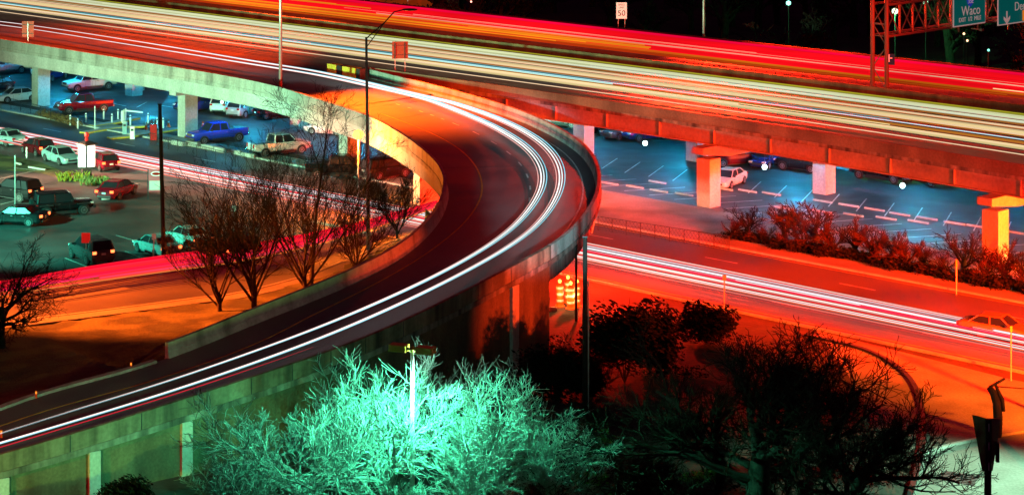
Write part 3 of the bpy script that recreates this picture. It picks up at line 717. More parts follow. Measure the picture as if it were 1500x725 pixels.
        bd = MB(); bd.box((h + .12, 0, .62), (.2, 1.6, .18)); bd.build('bumper', M['trim'], t); bd = MB(); bd.box((-h - .06, 0, .6), (.14, 1.6, .16)); bd.build('bumper', M['trim'], t)
        bd = MB()
        for sx in (1, -1):
            for sy in (1, -1): bd.box((sx * wb / 2, sy * .88, .93), (1.05, .26, .07))
        bd.build('fender', M['trim'], t)
        bd = MB()
        for k in range(7): bd.box((h + .012, -.3 + k * .1, .92), (.02, .045, .26))
        bd.build('grille', M['trim'], t)
    else:
        bd = MB(); bd.box((h - .02, 0, .5), (.08, .95, .15)); bd.build('grille', M['trim'], t)
        bd = MB(); bd.box((-h + .01, 0, .42), (.1, 1.25, .13)); bd.build('bumper', M['trim'], t)
    wh = w - .1
    for sx in (1, -1):
        for sy in (1, -1):
            ar = MB(); n = 18; cx, cyy = sx * wb / 2, sy * (w * .985 + (.012 if kind != 'offroad' else -.06)); ra = r + .07
            ar.add([(cx, cyy, r)] + [(cx + math.cos(math.pi * 2 * k / n) * ra, cyy, max(.2, r + math.sin(math.pi * 2 * k / n) * ra)) for k in range(n)], [(0, 1 + k, 1 + (k + 1) % n) for k in range(n)])
            ar.build('wheel_arch', M['trim'], t)
            wheel(t, sx * wb / 2, sy * (w - .09), r)
    zl = {'sedan': .64, 'hatch': .66, 'suv': .84, 'pickup': .95, 'offroad': .93}[kind]; zt = {'sedan': .82, 'hatch': .85, 'suv': 1.0, 'pickup': 1.05, 'offroad': .95}[kind]
    for sy in (1, -1):
        b = MB(); b.box((h - .10, sy * .62, zl), (.22, .32, .14)); b.build('headlight', M['head_lit'] if lit == 2 else M['lamp_lens'], t)
        b = MB(); b.box((-h + .05, sy * .68, zt), (.14, .26, .18 if kind != 'pickup' else .34)); b.build('tail_light', M['tail_lit'] if lit == 1 else M['tail_lens'], t)
        b = MB(); b.box((x3 - .25, sy * (w + .06), zb + .08), (.14, .18, .13)); b.build('mirror', M['trim'], t)
        b = MB()
        for xx in ((x1 + x2) / 2 + .35, (x1 + x2) / 2 - .6): b.box((xx, sy * (w * .985 + .012), zb - .14), (.18, .02, .035))
        b.build('door_handle', M['chrome'], t)
        b = MB()
        for xx in (x3 - .45, (x1 + x2) / 2 + .05, x0 + .55): b.box((xx, sy * (w * .99 + .004), zb - .42), (.015, .012, .55))
        b.build('door_seam', M['trim'], t)
    b = MB(); b.box((-h - .0, 0, zt - .12), (.08, .32, .15)); b.build('number_plate', M['plate'], t)
    b = MB(); b.box((0, 0, .3), (wb - 2 * r - .2, 1.5, .22)); b.build('underbody', M['trim'], t)
    return t
PROTO = {}
USED = set()
def car(kind, lit, pc, Fp, Rp, label, group, cat=None):
    f = P(*Fp); r = P(*Rp); d = (f - r); d.z = 0; ang = math.atan2(d.y, d.x); d.normalize()
    perp = Vector((-d.y, d.x, 0)); perp = perp if perp.y > 0 else -perp
    c = (f + r) / 2 + perp * .9; c.z = .012
    key = (kind, lit); nm = {'sedan': 'sedan', 'hatch': 'hatchback', 'suv': 'suv', 'pickup': 'pickup_truck', 'offroad': 'offroad_car'}[kind]
    if key not in PROTO:
        o = make_vehicle(nm, kind, lit); PROTO[key] = o
        def setp(q):
            for k_ in kids(q):
                if k_.type == 'MESH' and k_.data.materials[0].name == 'paint': k_.material_slots[0].link = 'OBJECT'; k_.material_slots[0].material = pc
        KID[o.name] = kids(o)
        for k_ in KID[o.name]: KID[k_.name] = kids(k_)
        new = o
    else: new = copy_tree(PROTO[key], paint=None)
    for k_ in ([c_ for c_ in bpy.data.objects if c_.parent == new]):
        if k_.type == 'MESH' and k_.data.materials[0].name == 'paint': k_.material_slots[0].link = 'OBJECT'; k_.material_slots[0].material = pc
    new.location = c; new.rotation_euler.z = ang
    tag(new, label, cat or {'pickup': 'pickup truck', 'suv': 'suv', 'offroad': 'off-road car'}.get(kind, 'car'), group)
    return new
CW = paint('paint_white', (.72, .74, .72)); CSil = paint('paint_silver', (.42, .46, .46), .3, .5); CRd = paint('paint_red', (.24, .006, .018)); CDr = paint('paint_dark_red', (.12, .008, .012))
CBl = paint('paint_blue', (.02, .06, .55)); CNv = paint('paint_navy', (.02, .03, .16)); CBk = paint('paint_black', (.012, .012, .014)); CGy = paint('paint_grey', (.08, .085, .09)); CTe = paint('paint_pale_blue', (.30, .48, .50)); CBg = paint('paint_beige', (.62, .62, .60)); COr = paint('paint_amber', (.45, .16, .03))
G1 = 'vehicles parked under the ramp and expressway on the left'; G2 = 'vehicles parked in the near lot'; G3 = 'vehicles parked under the expressway on the right'
car('pickup', 0, CW, (113.8, 135.5), (157.8, 131.7), 'white pickup truck facing left behind the red pickup under the ramp', G1)
car('pickup', 0, CRd, (104.7, 168), (148, 165), 'dark red pickup truck parked beside the first ramp column', G1)
car('sedan', 0, CW, (14, 151.5), (44, 149), 'white sedan left of the first ramp column', G1)
car('suv', 0, CNv, (76, 121), (96, 116), 'navy blue car just behind the white pickup truck near the first column', G1)
car('suv', 0, CW, (58, 104), (42, 115), 'white suv seen from behind, left of the first column top', G1)
car('pickup', 0, CTe, (-14, 112), (33, 108), 'pale blue pickup truck at the far left edge under the ramp', G1)
car('hatch', 0, CBk, (-14, 137), (12, 134), 'black car cut by the left edge above the white sedan', G1)
car('suv', 0, CNv, (282, 166), (308, 163), 'dark blue suv just right of the second ramp column', G1)
car('suv', 0, CW, (352, 160), (333, 168), 'white suv seen from behind, first of the two beneath the ramp girder', G1)
car('suv', 0, CSil, (384, 168), (358, 174), 'silver suv seen from behind, beside the white one beneath the ramp girder', G1)
car('hatch', 0, CBk, (418, 174), (395, 176), 'black car at the far right of the row beneath the ramp girder', G1)
car('pickup', 0, CBl, (302, 212.7), (346.6, 208), 'bright blue pickup truck parked behind the chain fence', G1)
car('pickup', 0, CBg, (440, 226), (390, 231), 'silver white pickup truck half hidden by bare tree branches', G1)
car('sedan', 0, CW, (462, 198), (488, 200), 'white sedan seen behind branches under the ramp left of the orange column', G1)
car('suv', 0, CBk, (595.5, 260), (553, 266), 'black suv under the inside of the ramp curve', G1)
car('pickup', 0, CBk, (520, 262), (472, 262), 'black pickup truck behind the bare trees beneath the ramp column', G1)
car('sedan', 0, CTe, (-22, 210), (14, 217), 'pale green sedan at the left edge beside the frontage road', G2)
car('hatch', 1, CDr, (30, 224), (54, 231), 'dark red hatchback with a lit tail light on the grass verge', G2)
car('sedan', 0, CTe, (85.7, 243), (66, 237), 'pale silver blue sedan parked on the verge beside the white pylon sign', G2)
car('hatch', 1, CRd, (130, 244), (148, 254), 'red hatchback behind the white pylon sign', G2)
car('sedan', 1, CRd, (200, 284), (172, 295), 'red sedan with glowing brake lights entering the near lot', G2)
car('offroad', 0, CBk, (116, 316), (76, 319), 'black off-road car with upright windows crossing the near lot', G2)
car('suv', 1, CBk, (-6, 292), (28, 297), 'black suv with small red tail lights above the black off-road car', G2)
car('sedan', 1, CBk, (-10, 330), (46, 333), 'long black sedan with a red tail light at the left edge', G2)
car('suv', 1, CGy, (104, 378), (128, 389.5), 'grey suv parked behind the square red sign', G2)
car('sedan', 1, CTe, (198.8, 369), (228, 380), 'pale teal sedan parked left of the dark wooden pole', G2)
car('sedan', 1, CW, (246, 356), (276, 367), 'white sedan parked just right of the dark wooden pole', G2)
car('hatch', 1, CBk, (272, 377), (300, 389), 'black car with glinting lights behind the bare tree branches', G2)
car('suv', 0, CBk, (318, 373), (345, 385), 'black suv hidden among the branches of the bare trees', G2)
car('sedan', 0, CW, (1073, 277), (1089, 270.5), 'white sedan parked beside the tall pale column under the expressway', G3)
car('suv', 0, CDr, (1064, 246), (1096, 244), 'dark red suv parked behind the white sedan', G3)
car('suv', 0, CBk, (1150, 250), (1184, 254), 'black suv parked left of the short orange lit column', G3)
car('hatch', 0, CNv, (1128, 248), (1142, 242), 'navy car beside the black suv near the hanging lamp', G3)
car('pickup', 0, CBk, (1262, 263), (1306, 270), 'black pickup truck right of the short orange lit column', G3)
car('suv', 0, CDr, (1336, 268), (1360, 274), 'dark red suv mostly hidden by the girder right of the hanging lamp', G3)
car('suv', 0, CBk, (882, 199), (900, 195), 'black suv first in the back row right of the grey column', G3)
car('suv', 0, CGy, (913, 206), (933, 203), 'grey suv second in the back row behind the curved ramp', G3)
car('suv', 0, CNv, (944, 208), (964, 206), 'navy suv third in the back row beside the hanging lamp', G3)
car('pickup', 0, CW, (826, 188), (800, 186), 'white pickup truck seen between curved ramp and expressway girder', G3)
car('sedan', 2, COr, (1480, 503), (1428, 496), 'amber sedan passing along the frontage road at the right edge', None)

# ------------------------------------------------------------------ trees and shrubs
def grow(rnd, tb, cb, p, d, L, r, lev, P_):
    ns = P_['segs'][lev]; pts = [p.copy()]; rr = [r]; q = p.copy(); dd = d.copy()
    for i in range(ns):
        dd = (dd + Vector((rnd.gauss(0, 1), rnd.gauss(0, 1), rnd.gauss(0, 1))) * P_['jit'][lev] + Vector((0, 0, P_['up'][lev]))).normalized()
        q = q + dd * (L / ns); pts.append(q.copy()); rr.append(max(P_['rmin'], r * (1 - (1 - P_['tap'][lev]) * (i + 1) / ns)))
    (tb if lev < P_['split'] else cb).tube(pts, rr, P_['sides'][lev], cap=False)
    if lev + 1 >= len(P_['n']): return
    k = P_['n'][lev + 1]; lo = P_['lo'][lev]
    for j in range(k):
        t = lo + (1 - lo) * (j + rnd.random()) / k; x = t * ns; i = min(ns - 1, int(x)); pos = pts[i].lerp(pts[i + 1], x - i)
        base = (pts[i + 1] - pts[i]).normalized(); a = base.cross(Vector((rnd.gauss(0, 1), rnd.gauss(0, 1), rnd.gauss(0, 1)))).normalized()
        ang = R(P_['ang'][lev] * rnd.uniform(.6, 1.3)); nd = (base * math.cos(ang) + a * math.sin(ang)).normalized()
        if P_.get('flat') and lev == 0: nd.z = abs(nd.z) * .6 + .25; nd.normalize()
        grow(rnd, tb, cb, pos, nd, L * P_['len'][lev] * rnd.uniform(.65, 1.2) * (1.15 - .45 * t), rr[i] * P_['rat'][lev], lev + 1, P_)
HERO = dict(n=[1, 8, 7, 7, 7], segs=[4, 7, 6, 5, 4], jit=[.06, .14, .17, .17, .18], up=[.05, .05, .07, .08, .10], rmin=.008, tap=[.6, .3, .3, .35, .45], sides=[10, 7, 5, 4, 3], lo=[.45, .2, .15, .1], ang=[60, 42, 40, 38], len=[1.6, .62, .60, .62], rat=[.52, .6, .6, .6], split=2, flat=True)
BARE = dict(n=[1, 9, 7, 7, 5], segs=[4, 6, 5, 4, 2], jit=[.05, .13, .16, .2, .22], up=[.05, .07, .07, .06, .05], rmin=.010, tap=[.6, .3, .35, .4, .5], sides=[9, 6, 4, 3, 3], lo=[.3, .2, .2, .15], ang=[40, 38, 40, 38], len=[.95, .6, .58, .5], rat=[.5, .55, .6, .6], split=2)
TALL = dict(BARE, n=[1, 14, 6, 5, 4], lo=[.18, .2, .2, .15], ang=[42, 36, 38, 38], len=[.42, .6, .6, .5], tap=[.2, .3, .35, .4, .5], rat=[.34, .55, .6, .6])
DARK = dict(HERO, n=[1, 9, 8, 7, 6], rmin=.008, ang=[70, 42, 40, 38], up=[.05, .03, .05, .06, .06])
FAN = dict(n=[1, 10, 9, 8, 4], segs=[2, 7, 5, 4, 3], jit=[.04, .07, .08, .10, .12], up=[.02, .07, .07, .06, .05], rmin=.009, tap=[.8, .25, .3, .4, .5], sides=[9, 6, 4, 3, 3], lo=[.35, .18, .15, .15], ang=[36, 28, 28, 30], len=[4.6, .52, .5, .5], rat=[.5, .5, .55, .6], split=2)
SHRUB = dict(n=[1, 9, 8, 7], segs=[2, 4, 3, 2], jit=[.1, .16, .2, .2], up=[.02, .08, .08, .05], rmin=.006, tap=[.7, .3, .4, .5], sides=[6, 4, 3, 3], lo=[.1, .15, .15], ang=[38, 32, 34], len=[2.4, .55, .55], rat=[.42, .5, .5], split=1)
def tree(name, loc, hgt, prm, seed, label, group=None, bark='bark', twig='twig', r=.2, trunk_frac=.35, lean=(0, 0), cat='tree', wide=1.0):
    rnd = random.Random(seed); loc = Vector(loc); t = thing(name, label, cat, loc, group)
    tb, cb = MB(), MB(); grow(rnd, tb, cb, loc, Vector((lean[0], lean[1], 1)).normalized(), hgt * trunk_frac, r, 0, prm)
    top = max(v[2] for v in cb.v) - loc.z; k = hgt / top
    for b in (tb, cb): b.v = [(loc.x + (x - loc.x) * k * wide, loc.y + (y - loc.y) * k * wide, loc.z + (z - loc.z) * k) for x, y, z in b.v]
    tb.build('trunk', M[bark], t, smooth=True); cb.build('crown', M[twig], t)
    return t
def leaf_cloud(b, c, rad, n, rnd, size=.14, flat=1):
    c = Vector(c)
    for _ in range(n):
        v = Vector((rnd.gauss(0, 1), rnd.gauss(0, 1), rnd.gauss(0, 1))).normalized() * (rnd.random() ** .45); p = c + Vector((v.x * rad[0], v.y * rad[1], v.z * rad[2]))
        a = Vector((rnd.gauss(0, 1), rnd.gauss(0, 1), rnd.gauss(0, 1))).normalized(); u_ = a.cross(Vector((rnd.random(), rnd.random(), 1))).normalized(); s_ = size * rnd.uniform(.6, 1.4)
        b.add([p - u_ * s_, p + a * s_ * .45, p + u_ * s_, p - a * s_ * .45], [(0, 1, 2, 3)])
def bush(name, loc, rad, n, mat_, seed, label, group=None, size=.14, cat='shrub', stems=7):
    rnd = random.Random(seed); loc = Vector(loc); t = thing(name, label, cat, loc, group)
    sb = MB()
    for k in range(stems):
        a = rnd.uniform(0, 6.28); e = loc + Vector((math.cos(a) * rad[0] * .6, math.sin(a) * rad[1] * .6, rad[2] * rnd.uniform(.9, 1.6))); sb.tube([loc, loc.lerp(e, .5) + Vector((0, 0, .2)), e], [.05, .03, .015], 5)
    sb.build('stem', M['bark'], t)
    lb = MB()
    for k in range(9):
        o = Vector((rnd.uniform(-.55, .55) * rad[0], rnd.uniform(-.55, .55) * rad[1], rad[2] * rnd.uniform(.5, 1.25))); f = rnd.uniform(.45, .7)
        leaf_cloud(lb, loc + o, (rad[0] * f, rad[1] * f, rad[2] * f), n // 9, rnd, size)
    lb.build('foliage', mat_, t)
    return t
# teal lit trees in front
HGp = 'bare trees lit teal in the foreground'
for (u, v, h_, sd, wd, lb) in ((580, 792, 8.9, 5, 1.15, 'bare tree lit brightest, right under the twin headed lamp'), (425, 800, 7.6, 8, 1.2, 'leftmost of the teal lit bare trees in the foreground'),
        (672, 770, 7.6, 77, 1.15, 'teal lit bare tree filling the middle just right of the lamp pole'), (735, 785, 8.4, 13, 1.2, 'tall teal lit bare tree furthest from the lamp pole on its right'), (510, 750, 6.6, 21, 1.1, 'teal lit bare tree behind the two leftmost, against the ramp wall'),
        (805, 772, 5.4, 31, 1.1, 'small teal tinted bare tree at the dim right end of the lit group'), (655, 850, 5.8, 37, 1.2, 'low teal lit bare tree at the bottom edge beside the lamp pole'), (350, 815, 5.4, 39, 1.3, 'low dim teal bare tree reaching out at the left of the lit group')):
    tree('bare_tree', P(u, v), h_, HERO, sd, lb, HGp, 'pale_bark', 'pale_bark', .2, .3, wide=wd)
tree('spreading_tree', P(1110, 765), 9.1, DARK, 42, 'large dark spreading bare tree with a dense crown at the lower right', None, 'bark', 'twig', .30, .22, wide=1.32)
tree('spreading_tree', P(1245, 778), 7.0, DARK, 44, 'dark bare tree leaning toward the teal lit street corner', None, 'bark', 'twig', .24, .28, lean=(.25, 0), wide=1.15)
tree('spreading_tree', P(2, 522), 8.2, DARK, 47, 'dark bare tree with a round crown at the left edge beside the turn road', None, 'bark', 'twig', .24, .3, wide=1.1)
MG = 'bare trees between the turn road and the ramp'
tree('bare_tree', P(372, 462) , 11.6, FAN, 51, 'wide bare tree left of the trees near the ramp barrier', MG, r=.18, trunk_frac=.16, wide=1.15)
tree('bare_tree', P(448, 440), 12.6, FAN, 53, 'dark bare tree with a thick straight trunk in the middle of the group', MG, r=.18, trunk_frac=.16, wide=.95)
tree('bare_tree', P(455, 432), 14.8, TALL, 57, 'tall thin bare tree whose top rises in front of the ramp parapet', MG, r=.16, trunk_frac=.85, wide=1.1)
tree('bare_tree', P(522, 410), 7.8, FAN, 59, 'smaller bare tree close to the grey lamp pole', MG, r=.13, trunk_frac=.16, wide=1.2)
tree('bare_tree', P(322, 462), 9.8, FAN, 63, 'lean bare tree with upright twigs at the left of the group by the ramp', MG, r=.16, trunk_frac=.16, wide=1.1)
tree('bare_tree', P(582, 352), 6.2, FAN, 65, 'small bare tree in the corner between turn road and ramp curve', MG, r=.1, trunk_frac=.16, wide=1.1)
tree('bare_tree', P(655, 545), 4.6, FAN, 67, 'thin leafless tree growing against the ramp wall above the teal ones', None, r=.08, trunk_frac=.16, wide=1.1)
tree('bare_tree', P(500, 610, 0), 4.2, FAN, 69, 'faint leafless sapling against the ramp wall above the teal trees', None, r=.07, trunk_frac=.16, wide=1.1)
# red lit shrubs behind the frontage road on the right
RG = 'red lit shrubs along the fence on the right'
rnd = random.Random(77)
PR = [tree('bare_shrub', UN(1090, 137.5), 2.6, SHRUB, 71 + k, 'x', RG, 'bark', 'red_twig', .07, .12, cat='shrub') for k in range(4)]
spots = [(1072, 137, .85), (1096, 138.5, .9), (1122, 137, .75), (1150, 139, 1.3), (1176, 137.2, 1.15), (1196, 140, 1.35), (1222, 137, 1.0), (1252, 138.5, 1.1), (1283, 137.4, 1.15), (1306, 139, 1.2), (1330, 137.2, 1.0), (1352, 138, 1.15), (1386, 137.6, 1.1), (1412, 139, 1.4), (1440, 137, 1.0), (1470, 138, 1.2), (1500, 137, 1.1)]
for i, (u, n_, sc) in enumerate(spots):
    o = PR[i] if i < 4 else copy_tree(PR[i % 4]); o.location = UN(u, n_); o.rotation_euler.z = rnd.uniform(0, 6); sv = rnd.uniform(.65, 1.2); o.scale = (sc * 1.2 * sv, sc * 1.1 * sv, sc * .85 * sv)
    o['label'] = 'red lit leafless shrub between the frontage road and right parking lot'
HG = 'low dark bushes along the frontage road'
hb = None
for i in range(26):
    u = 1075 + i * 18; o = (hb if i == 0 and hb else None)
    if i < 3:
        o = bush('low_bush', UN(u, 136.3), (1.5, .8, .5), 500, M['leaf_dark'], 90 + i, 'x', HG, .13); PR.append(o)
    else: o = copy_tree(PR[4 + i % 3]); o.location = UN(u, 136.2 + rnd.uniform(-.4, .6)); o.rotation_euler.z = rnd.uniform(0, 6)
    o['label'] = 'low dark bush in the hedge-like row behind the frontage road kerb'
# dark masses in the middle
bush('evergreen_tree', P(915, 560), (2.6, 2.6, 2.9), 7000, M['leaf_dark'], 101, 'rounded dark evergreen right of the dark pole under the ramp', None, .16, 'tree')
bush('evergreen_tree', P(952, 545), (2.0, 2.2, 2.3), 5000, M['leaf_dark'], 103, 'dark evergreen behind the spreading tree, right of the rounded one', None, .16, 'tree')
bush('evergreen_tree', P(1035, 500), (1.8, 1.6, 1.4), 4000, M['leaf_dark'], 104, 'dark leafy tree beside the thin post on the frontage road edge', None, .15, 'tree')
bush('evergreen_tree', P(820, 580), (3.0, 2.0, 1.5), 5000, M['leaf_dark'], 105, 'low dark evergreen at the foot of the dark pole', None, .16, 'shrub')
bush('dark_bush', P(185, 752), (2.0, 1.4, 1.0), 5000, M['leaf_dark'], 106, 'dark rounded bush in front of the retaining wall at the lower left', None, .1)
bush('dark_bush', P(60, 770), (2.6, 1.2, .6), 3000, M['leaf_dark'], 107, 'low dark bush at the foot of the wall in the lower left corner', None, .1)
bush('green_bush', P(868, 712), (1.1, 1.0, .8), 900, M['leaf_green'], 108, 'bright green leafy bush right of the teal lit trees', None, .13)
bush('green_bush', P(918, 745), (.9, .9, .9), 700, M['leaf_green'], 109, 'green leafy bush at the bottom edge left of the spreading tree', None, .13)
bush('green_bush', P(890, 672), (.6, .6, .9), 350, M['leaf_green'], 110, 'small bright green bush in dark undergrowth', None, .12)
UG = 'bare shrubs in the dark undergrowth'
US = [tree('undergrowth_shrub', P(900, 690), 3.0, SHRUB, 120 + k, 'x', UG, 'bark', 'twig', .06, .12, cat='shrub') for k in range(3)]
for i in range(26):
    u = rnd.uniform(790, 1330); v = rnd.uniform(560, 780)
    if u > 1200: v = max(v, 700)
    o = US[i] if i < 3 else copy_tree(US[i % 3]); o.location = P(u, v); o.rotation_euler.z = rnd.uniform(0, 6); s_ = rnd.uniform(.7, 1.25); o.scale = (s_ * 1.3, s_ * 1.3, s_)
    o['label'] = 'leafless shrub in the dark undergrowth below the ramp, around the spreading trees'
gc = MB()
for k in range(30):
    c = P(rnd.uniform(770, 1290), rnd.uniform(500, 780)); leaf_cloud(gc, c + Vector((0, 0, .25)), (2.0, 1.4, .4), 260, rnd, .1)
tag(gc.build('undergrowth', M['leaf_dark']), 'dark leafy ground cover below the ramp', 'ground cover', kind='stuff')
yl = MB()
for (u, v) in ((1040, 700), (1058, 694), (1022, 705)): leaf_cloud(yl, P(u, v) + Vector((0, 0, .2)), (1.0, .8, .25), 300, rnd, .09)
tag(yl.build('grass_tuft', M['leaf_green']), 'yellow-green grass patch by the trunk of the spreading tree', 'grass', kind='stuff')
# trees beyond the expressway
BG = 'dark trees beyond the expressway'
BT = [tree('roadside_tree', SN(-150, 200), 9, dict(BARE, n=[1, 7, 6, 5, 3], rmin=.02), 130 + k, 'x', BG, r=.22, trunk_frac=.3) for k in range(3)]
for i in range(44):
    u = 610 + i * 22 + rnd.uniform(-10, 10); n_ = rnd.uniform(196, 290)
    o = BT[i] if i < 3 else copy_tree(BT[i % 3]); o.location = UN(u, n_); o.rotation_euler.z = rnd.uniform(0, 6); s_ = rnd.uniform(.8, 1.4); o.scale = (s_ * 1.2, s_ * 1.2, s_)
    o['label'] = 'dark leafless tree in the unlit belt beyond the far carriageway'
for i in range(30):
    u = 600 + i * 33; n_ = rnd.uniform(192, 215)
    o = bush('roadside_bush', UN(u, n_), (3.2, 2, 1.6), 500, M['leaf_far'], 150 + i, 'dark bush in the unlit belt beyond the far carriageway', 'dark bushes beyond the expressway', .3) if i < 3 else copy_tree(BB[i % 3])
    if i < 3: BB = (BB if i else []) + [o]
    o.location = UN(u, n_); o.rotation_euler.z = rnd.uniform(0, 6)

# ------------------------------------------------------------------ poles, signs, lamps and street furniture
def flat_text(txt, name, size, loc, rot, m, parent, depth=.01, align='CENTER'):
    cu = bpy.data.curves.new(name, 'FONT'); cu.body = txt; cu.size = size; cu.extrude = depth; cu.align_x = align; cu.align_y = 'CENTER'
    o = bpy.data.objects.new(name, cu); COL.objects.link(o); dg = bpy.context.evaluated_depsgraph_get(); me = bpy.data.meshes.new_from_object(o.evaluated_get(dg))
    bpy.data.objects.remove(o); me.materials.clear(); me.materials.append(m); q = bpy.data.objects.new(name, me); COL.objects.link(q); q.parent = parent
    q.location = Vector(loc) - rootloc(parent); q.rotation_euler = rot; return q
# lamp on the 538 column pole
pb = P(539.5, 366); ptop = 36 - 405 * pb.y / F
t = thing('street_lamp', 'tall grey lamp pole with a raised arm rising inside the ramp curve', 'street lamp', pb)
MB().tube([pb, (pb.x - .05, pb.y, ptop * .5), (pb.x - .15, pb.y, ptop)], [.16, .13, .09], 10).build('pole', M['metal'], t, smooth=True)
a = MB(); q = Vector((pb.x - .15, pb.y, ptop)); e1 = q + Vector((1.3, .6, 1.0)); e2 = q + Vector((2.0, 1.0, 1.75)); e3 = q + Vector((2.7, 1.2, 1.9))
a.tube([q + Vector((0, 0, -.1)), e1, e2, e3], .045, 6); a.tube([q + Vector((0, 0, -.75)), e1 + Vector((.02, 0, 0))], .035, 6); a.bar(q + Vector((.3, .1, .0)), q + Vector((.45, .2, -.2)), .04); a.build('arm', M['dark_metal'], t)
hb_ = MB(); vs = []
for x, w_, zz in ((-.1, .06, .05), (.1, .13, .08), (.45, .18, .1), (.8, .15, .08), (1.0, .06, .04)):
    for k in range(8): vs.append(e3 + Vector((x, math.cos(k * .785) * w_, math.sin(k * .785) * zz)))
hb_.add(vs, [(i * 8 + k, i * 8 + (k + 1) % 8, (i + 1) * 8 + (k + 1) % 8, (i + 1) * 8 + k) for i in range(4) for k in range(8)] + [tuple(range(8))[::-1], tuple(range(32, 40))]); hb_.build('lamp_head', M['dark_metal'], t, smooth=True)
bp = Vector((-12.35, 186.5, 0)); zl = 5.95; t = thing('street_lamp', 'short street lamp glowing bright orange beside the inside of the ramp curve', 'street lamp', bp)
MB().tube([bp, bp + Vector((0, 0, zl - .3))], [.09, .07], 8).build('pole', M['metal'], t, smooth=True)
bl_ = bp + Vector((0, 0, zl)); MB().lathe(bl_ + Vector((0, 0, -.36)), [(.12, 0), (.2, .08)], 12).build('collar', M['dark_metal'], t)
MB().lathe(bl_ + Vector((0, 0, -.22)), [(.03, -.14), (.36, 0), (.48, .24), (.36, .5), (.03, .66)], 14).build('globe', glow('bulb_glow', (1, .36, .05), 6), t, smooth=True)
lo = lamp('lamp_light', bl_ + Vector((0, -.55, -.1)), (1, .17, .008), 26000, 'POINT', .3); lo.parent = t; lo.matrix_parent_inverse = Matrix.Translation(-t.location)
# pole at 410 on the ramp parapet, lamp above the frame lighting the merge
pp = P(411, 141, 5.6)
t = lamp_post(pp, 16, N * 4.0 + E * 1.5, (1, .07, .004), 560000, 'tall pale lamp pole bolted to the outside of the ramp parapet', aim=P(585, 152, 6.3), spot=56, size=.5, rad=.17)
MB().box(pp + Vector((0, .05, .15)), (.6, .5, .35)).build('bracket', M['metal'], t)
# pole beyond the expressway
lamp_post(SN(E.dot(P(1105, 60, 6)), 187.2, 0), 19, Vector((-1.5, -2.5, 0)), (1, .02, .004), 600000, 'pale lamp pole standing behind the far barrier of the expressway', aim=SN(-120, 175, 6.4), spot=110, size=.5, rad=.17)
lamp_post(SN(E.dot(P(668, 14, 6)), 187.2, 0), 19, Vector((-1.5, -2.5, 0)), (1, .05, .004), 1000000, 'grey lamp pole behind the far barrier left of the speed limit sign', aim=SN(-200, 146, 6.4), spot=72, size=.5, rad=.15)
MB_ = None
# dark poles
def dark_pole(u, vb, vt, r, label, lean=0, cross=False):
    b = P(u, vb); zt = 36 - (vt + 350) * b.y / F; t = thing('utility_pole', label, 'utility pole', b)
    MB().tube([b, b + Vector((lean * .5, 0, zt / 2)), b + Vector((lean, 0, zt))], [r, r * .9, r * .75], 9).build('pole', M['wood'], t, smooth=True)
    k = MB(); k.box(b + Vector((lean, 0, zt + .02)), (r * 1.7, r * 1.7, .06))
    for j in range(6): k.bar(b + Vector((lean * .2 - r, -.05, 1.5 + j * .8)), b + Vector((lean * .2 + r * 1.4, -.05, 1.5 + j * .8)), .03)
    k.build('step_bolt', M['dark_metal'], t); return t
dark_pole(240, 386, 153, .17, 'dark leaning wooden pole rising from the edge of the near lot', lean=-.28)
dark_pole(857, 602, 347, .16, 'thick dark wooden pole in front of the frontage road right of the ramp')
t = dark_pole(844, 470, 352, .09, 'thin dark pole just left of the thick dark one')
t = thing('guy_wire', 'thin pale wire pole right beside the thick dark pole', 'pole', P(862, 605)); b = P(862, 605)
MB().tube([b, b + Vector((0, 0, 7.4))], .04, 6).build('pole', M['metal'], t)
# twin headed lamp over the teal trees
hb = P(604, 815); zt = 36 - 865 * hb.y / F
t = thing('twin_street_lamp', 'twin headed street lamp with amber sided boxes above the teal lit trees', 'street lamp', hb)
MB().tube([hb, hb + Vector((0, 0, zt))], [.13, .08], 10).build('pole', M['pale_concrete'], t, smooth=True)
tp = hb + Vector((0, 0, zt)); ax = Vector((.93, -.36, 0)).normalized(); rotz = math.atan2(ax.y, ax.x)
MB().bar(tp - ax * .35 + Vector((0, 0, .1)), tp + ax * .3 + Vector((0, 0, .1)), .1).lathe(tp + Vector((0, 0, 0)), [(.12, 0), (.14, .12), (.06, .24)], 10).build('arm', M['yellow_line'], t)
for sg in (-1, 1):
    c = tp + ax * (sg * .66) + Vector((0, 0, .13)); hh = MB().box(c, (.82, .5, .3), rotz).build('lamp_head', mat('amber_box', (.7, .32, .04), .5), t)
    MB().box(c + Vector((0, 0, -.158)), (.6, .36, .012), rotz).build('lens', glow('teal_lens', (.6, 1, .85), 8), hh)
    lo = lamp('lamp_light', c + Vector((0, .25, -.75)), (.35, 1, .72), 900, size=.25); lo.parent = t; lo.matrix_parent_inverse = Matrix.Translation(-t.location)
    lo = lamp('lamp_light', c + Vector((0, 0, -.3)), (.06, 1, .50), 14500, 'SPOT', .2, c + ax * (sg * 3.4) + Vector((0, .8, -9)), 128, .5); lo.parent = t; lo.matrix_parent_inverse = Matrix.Translation(-t.location)
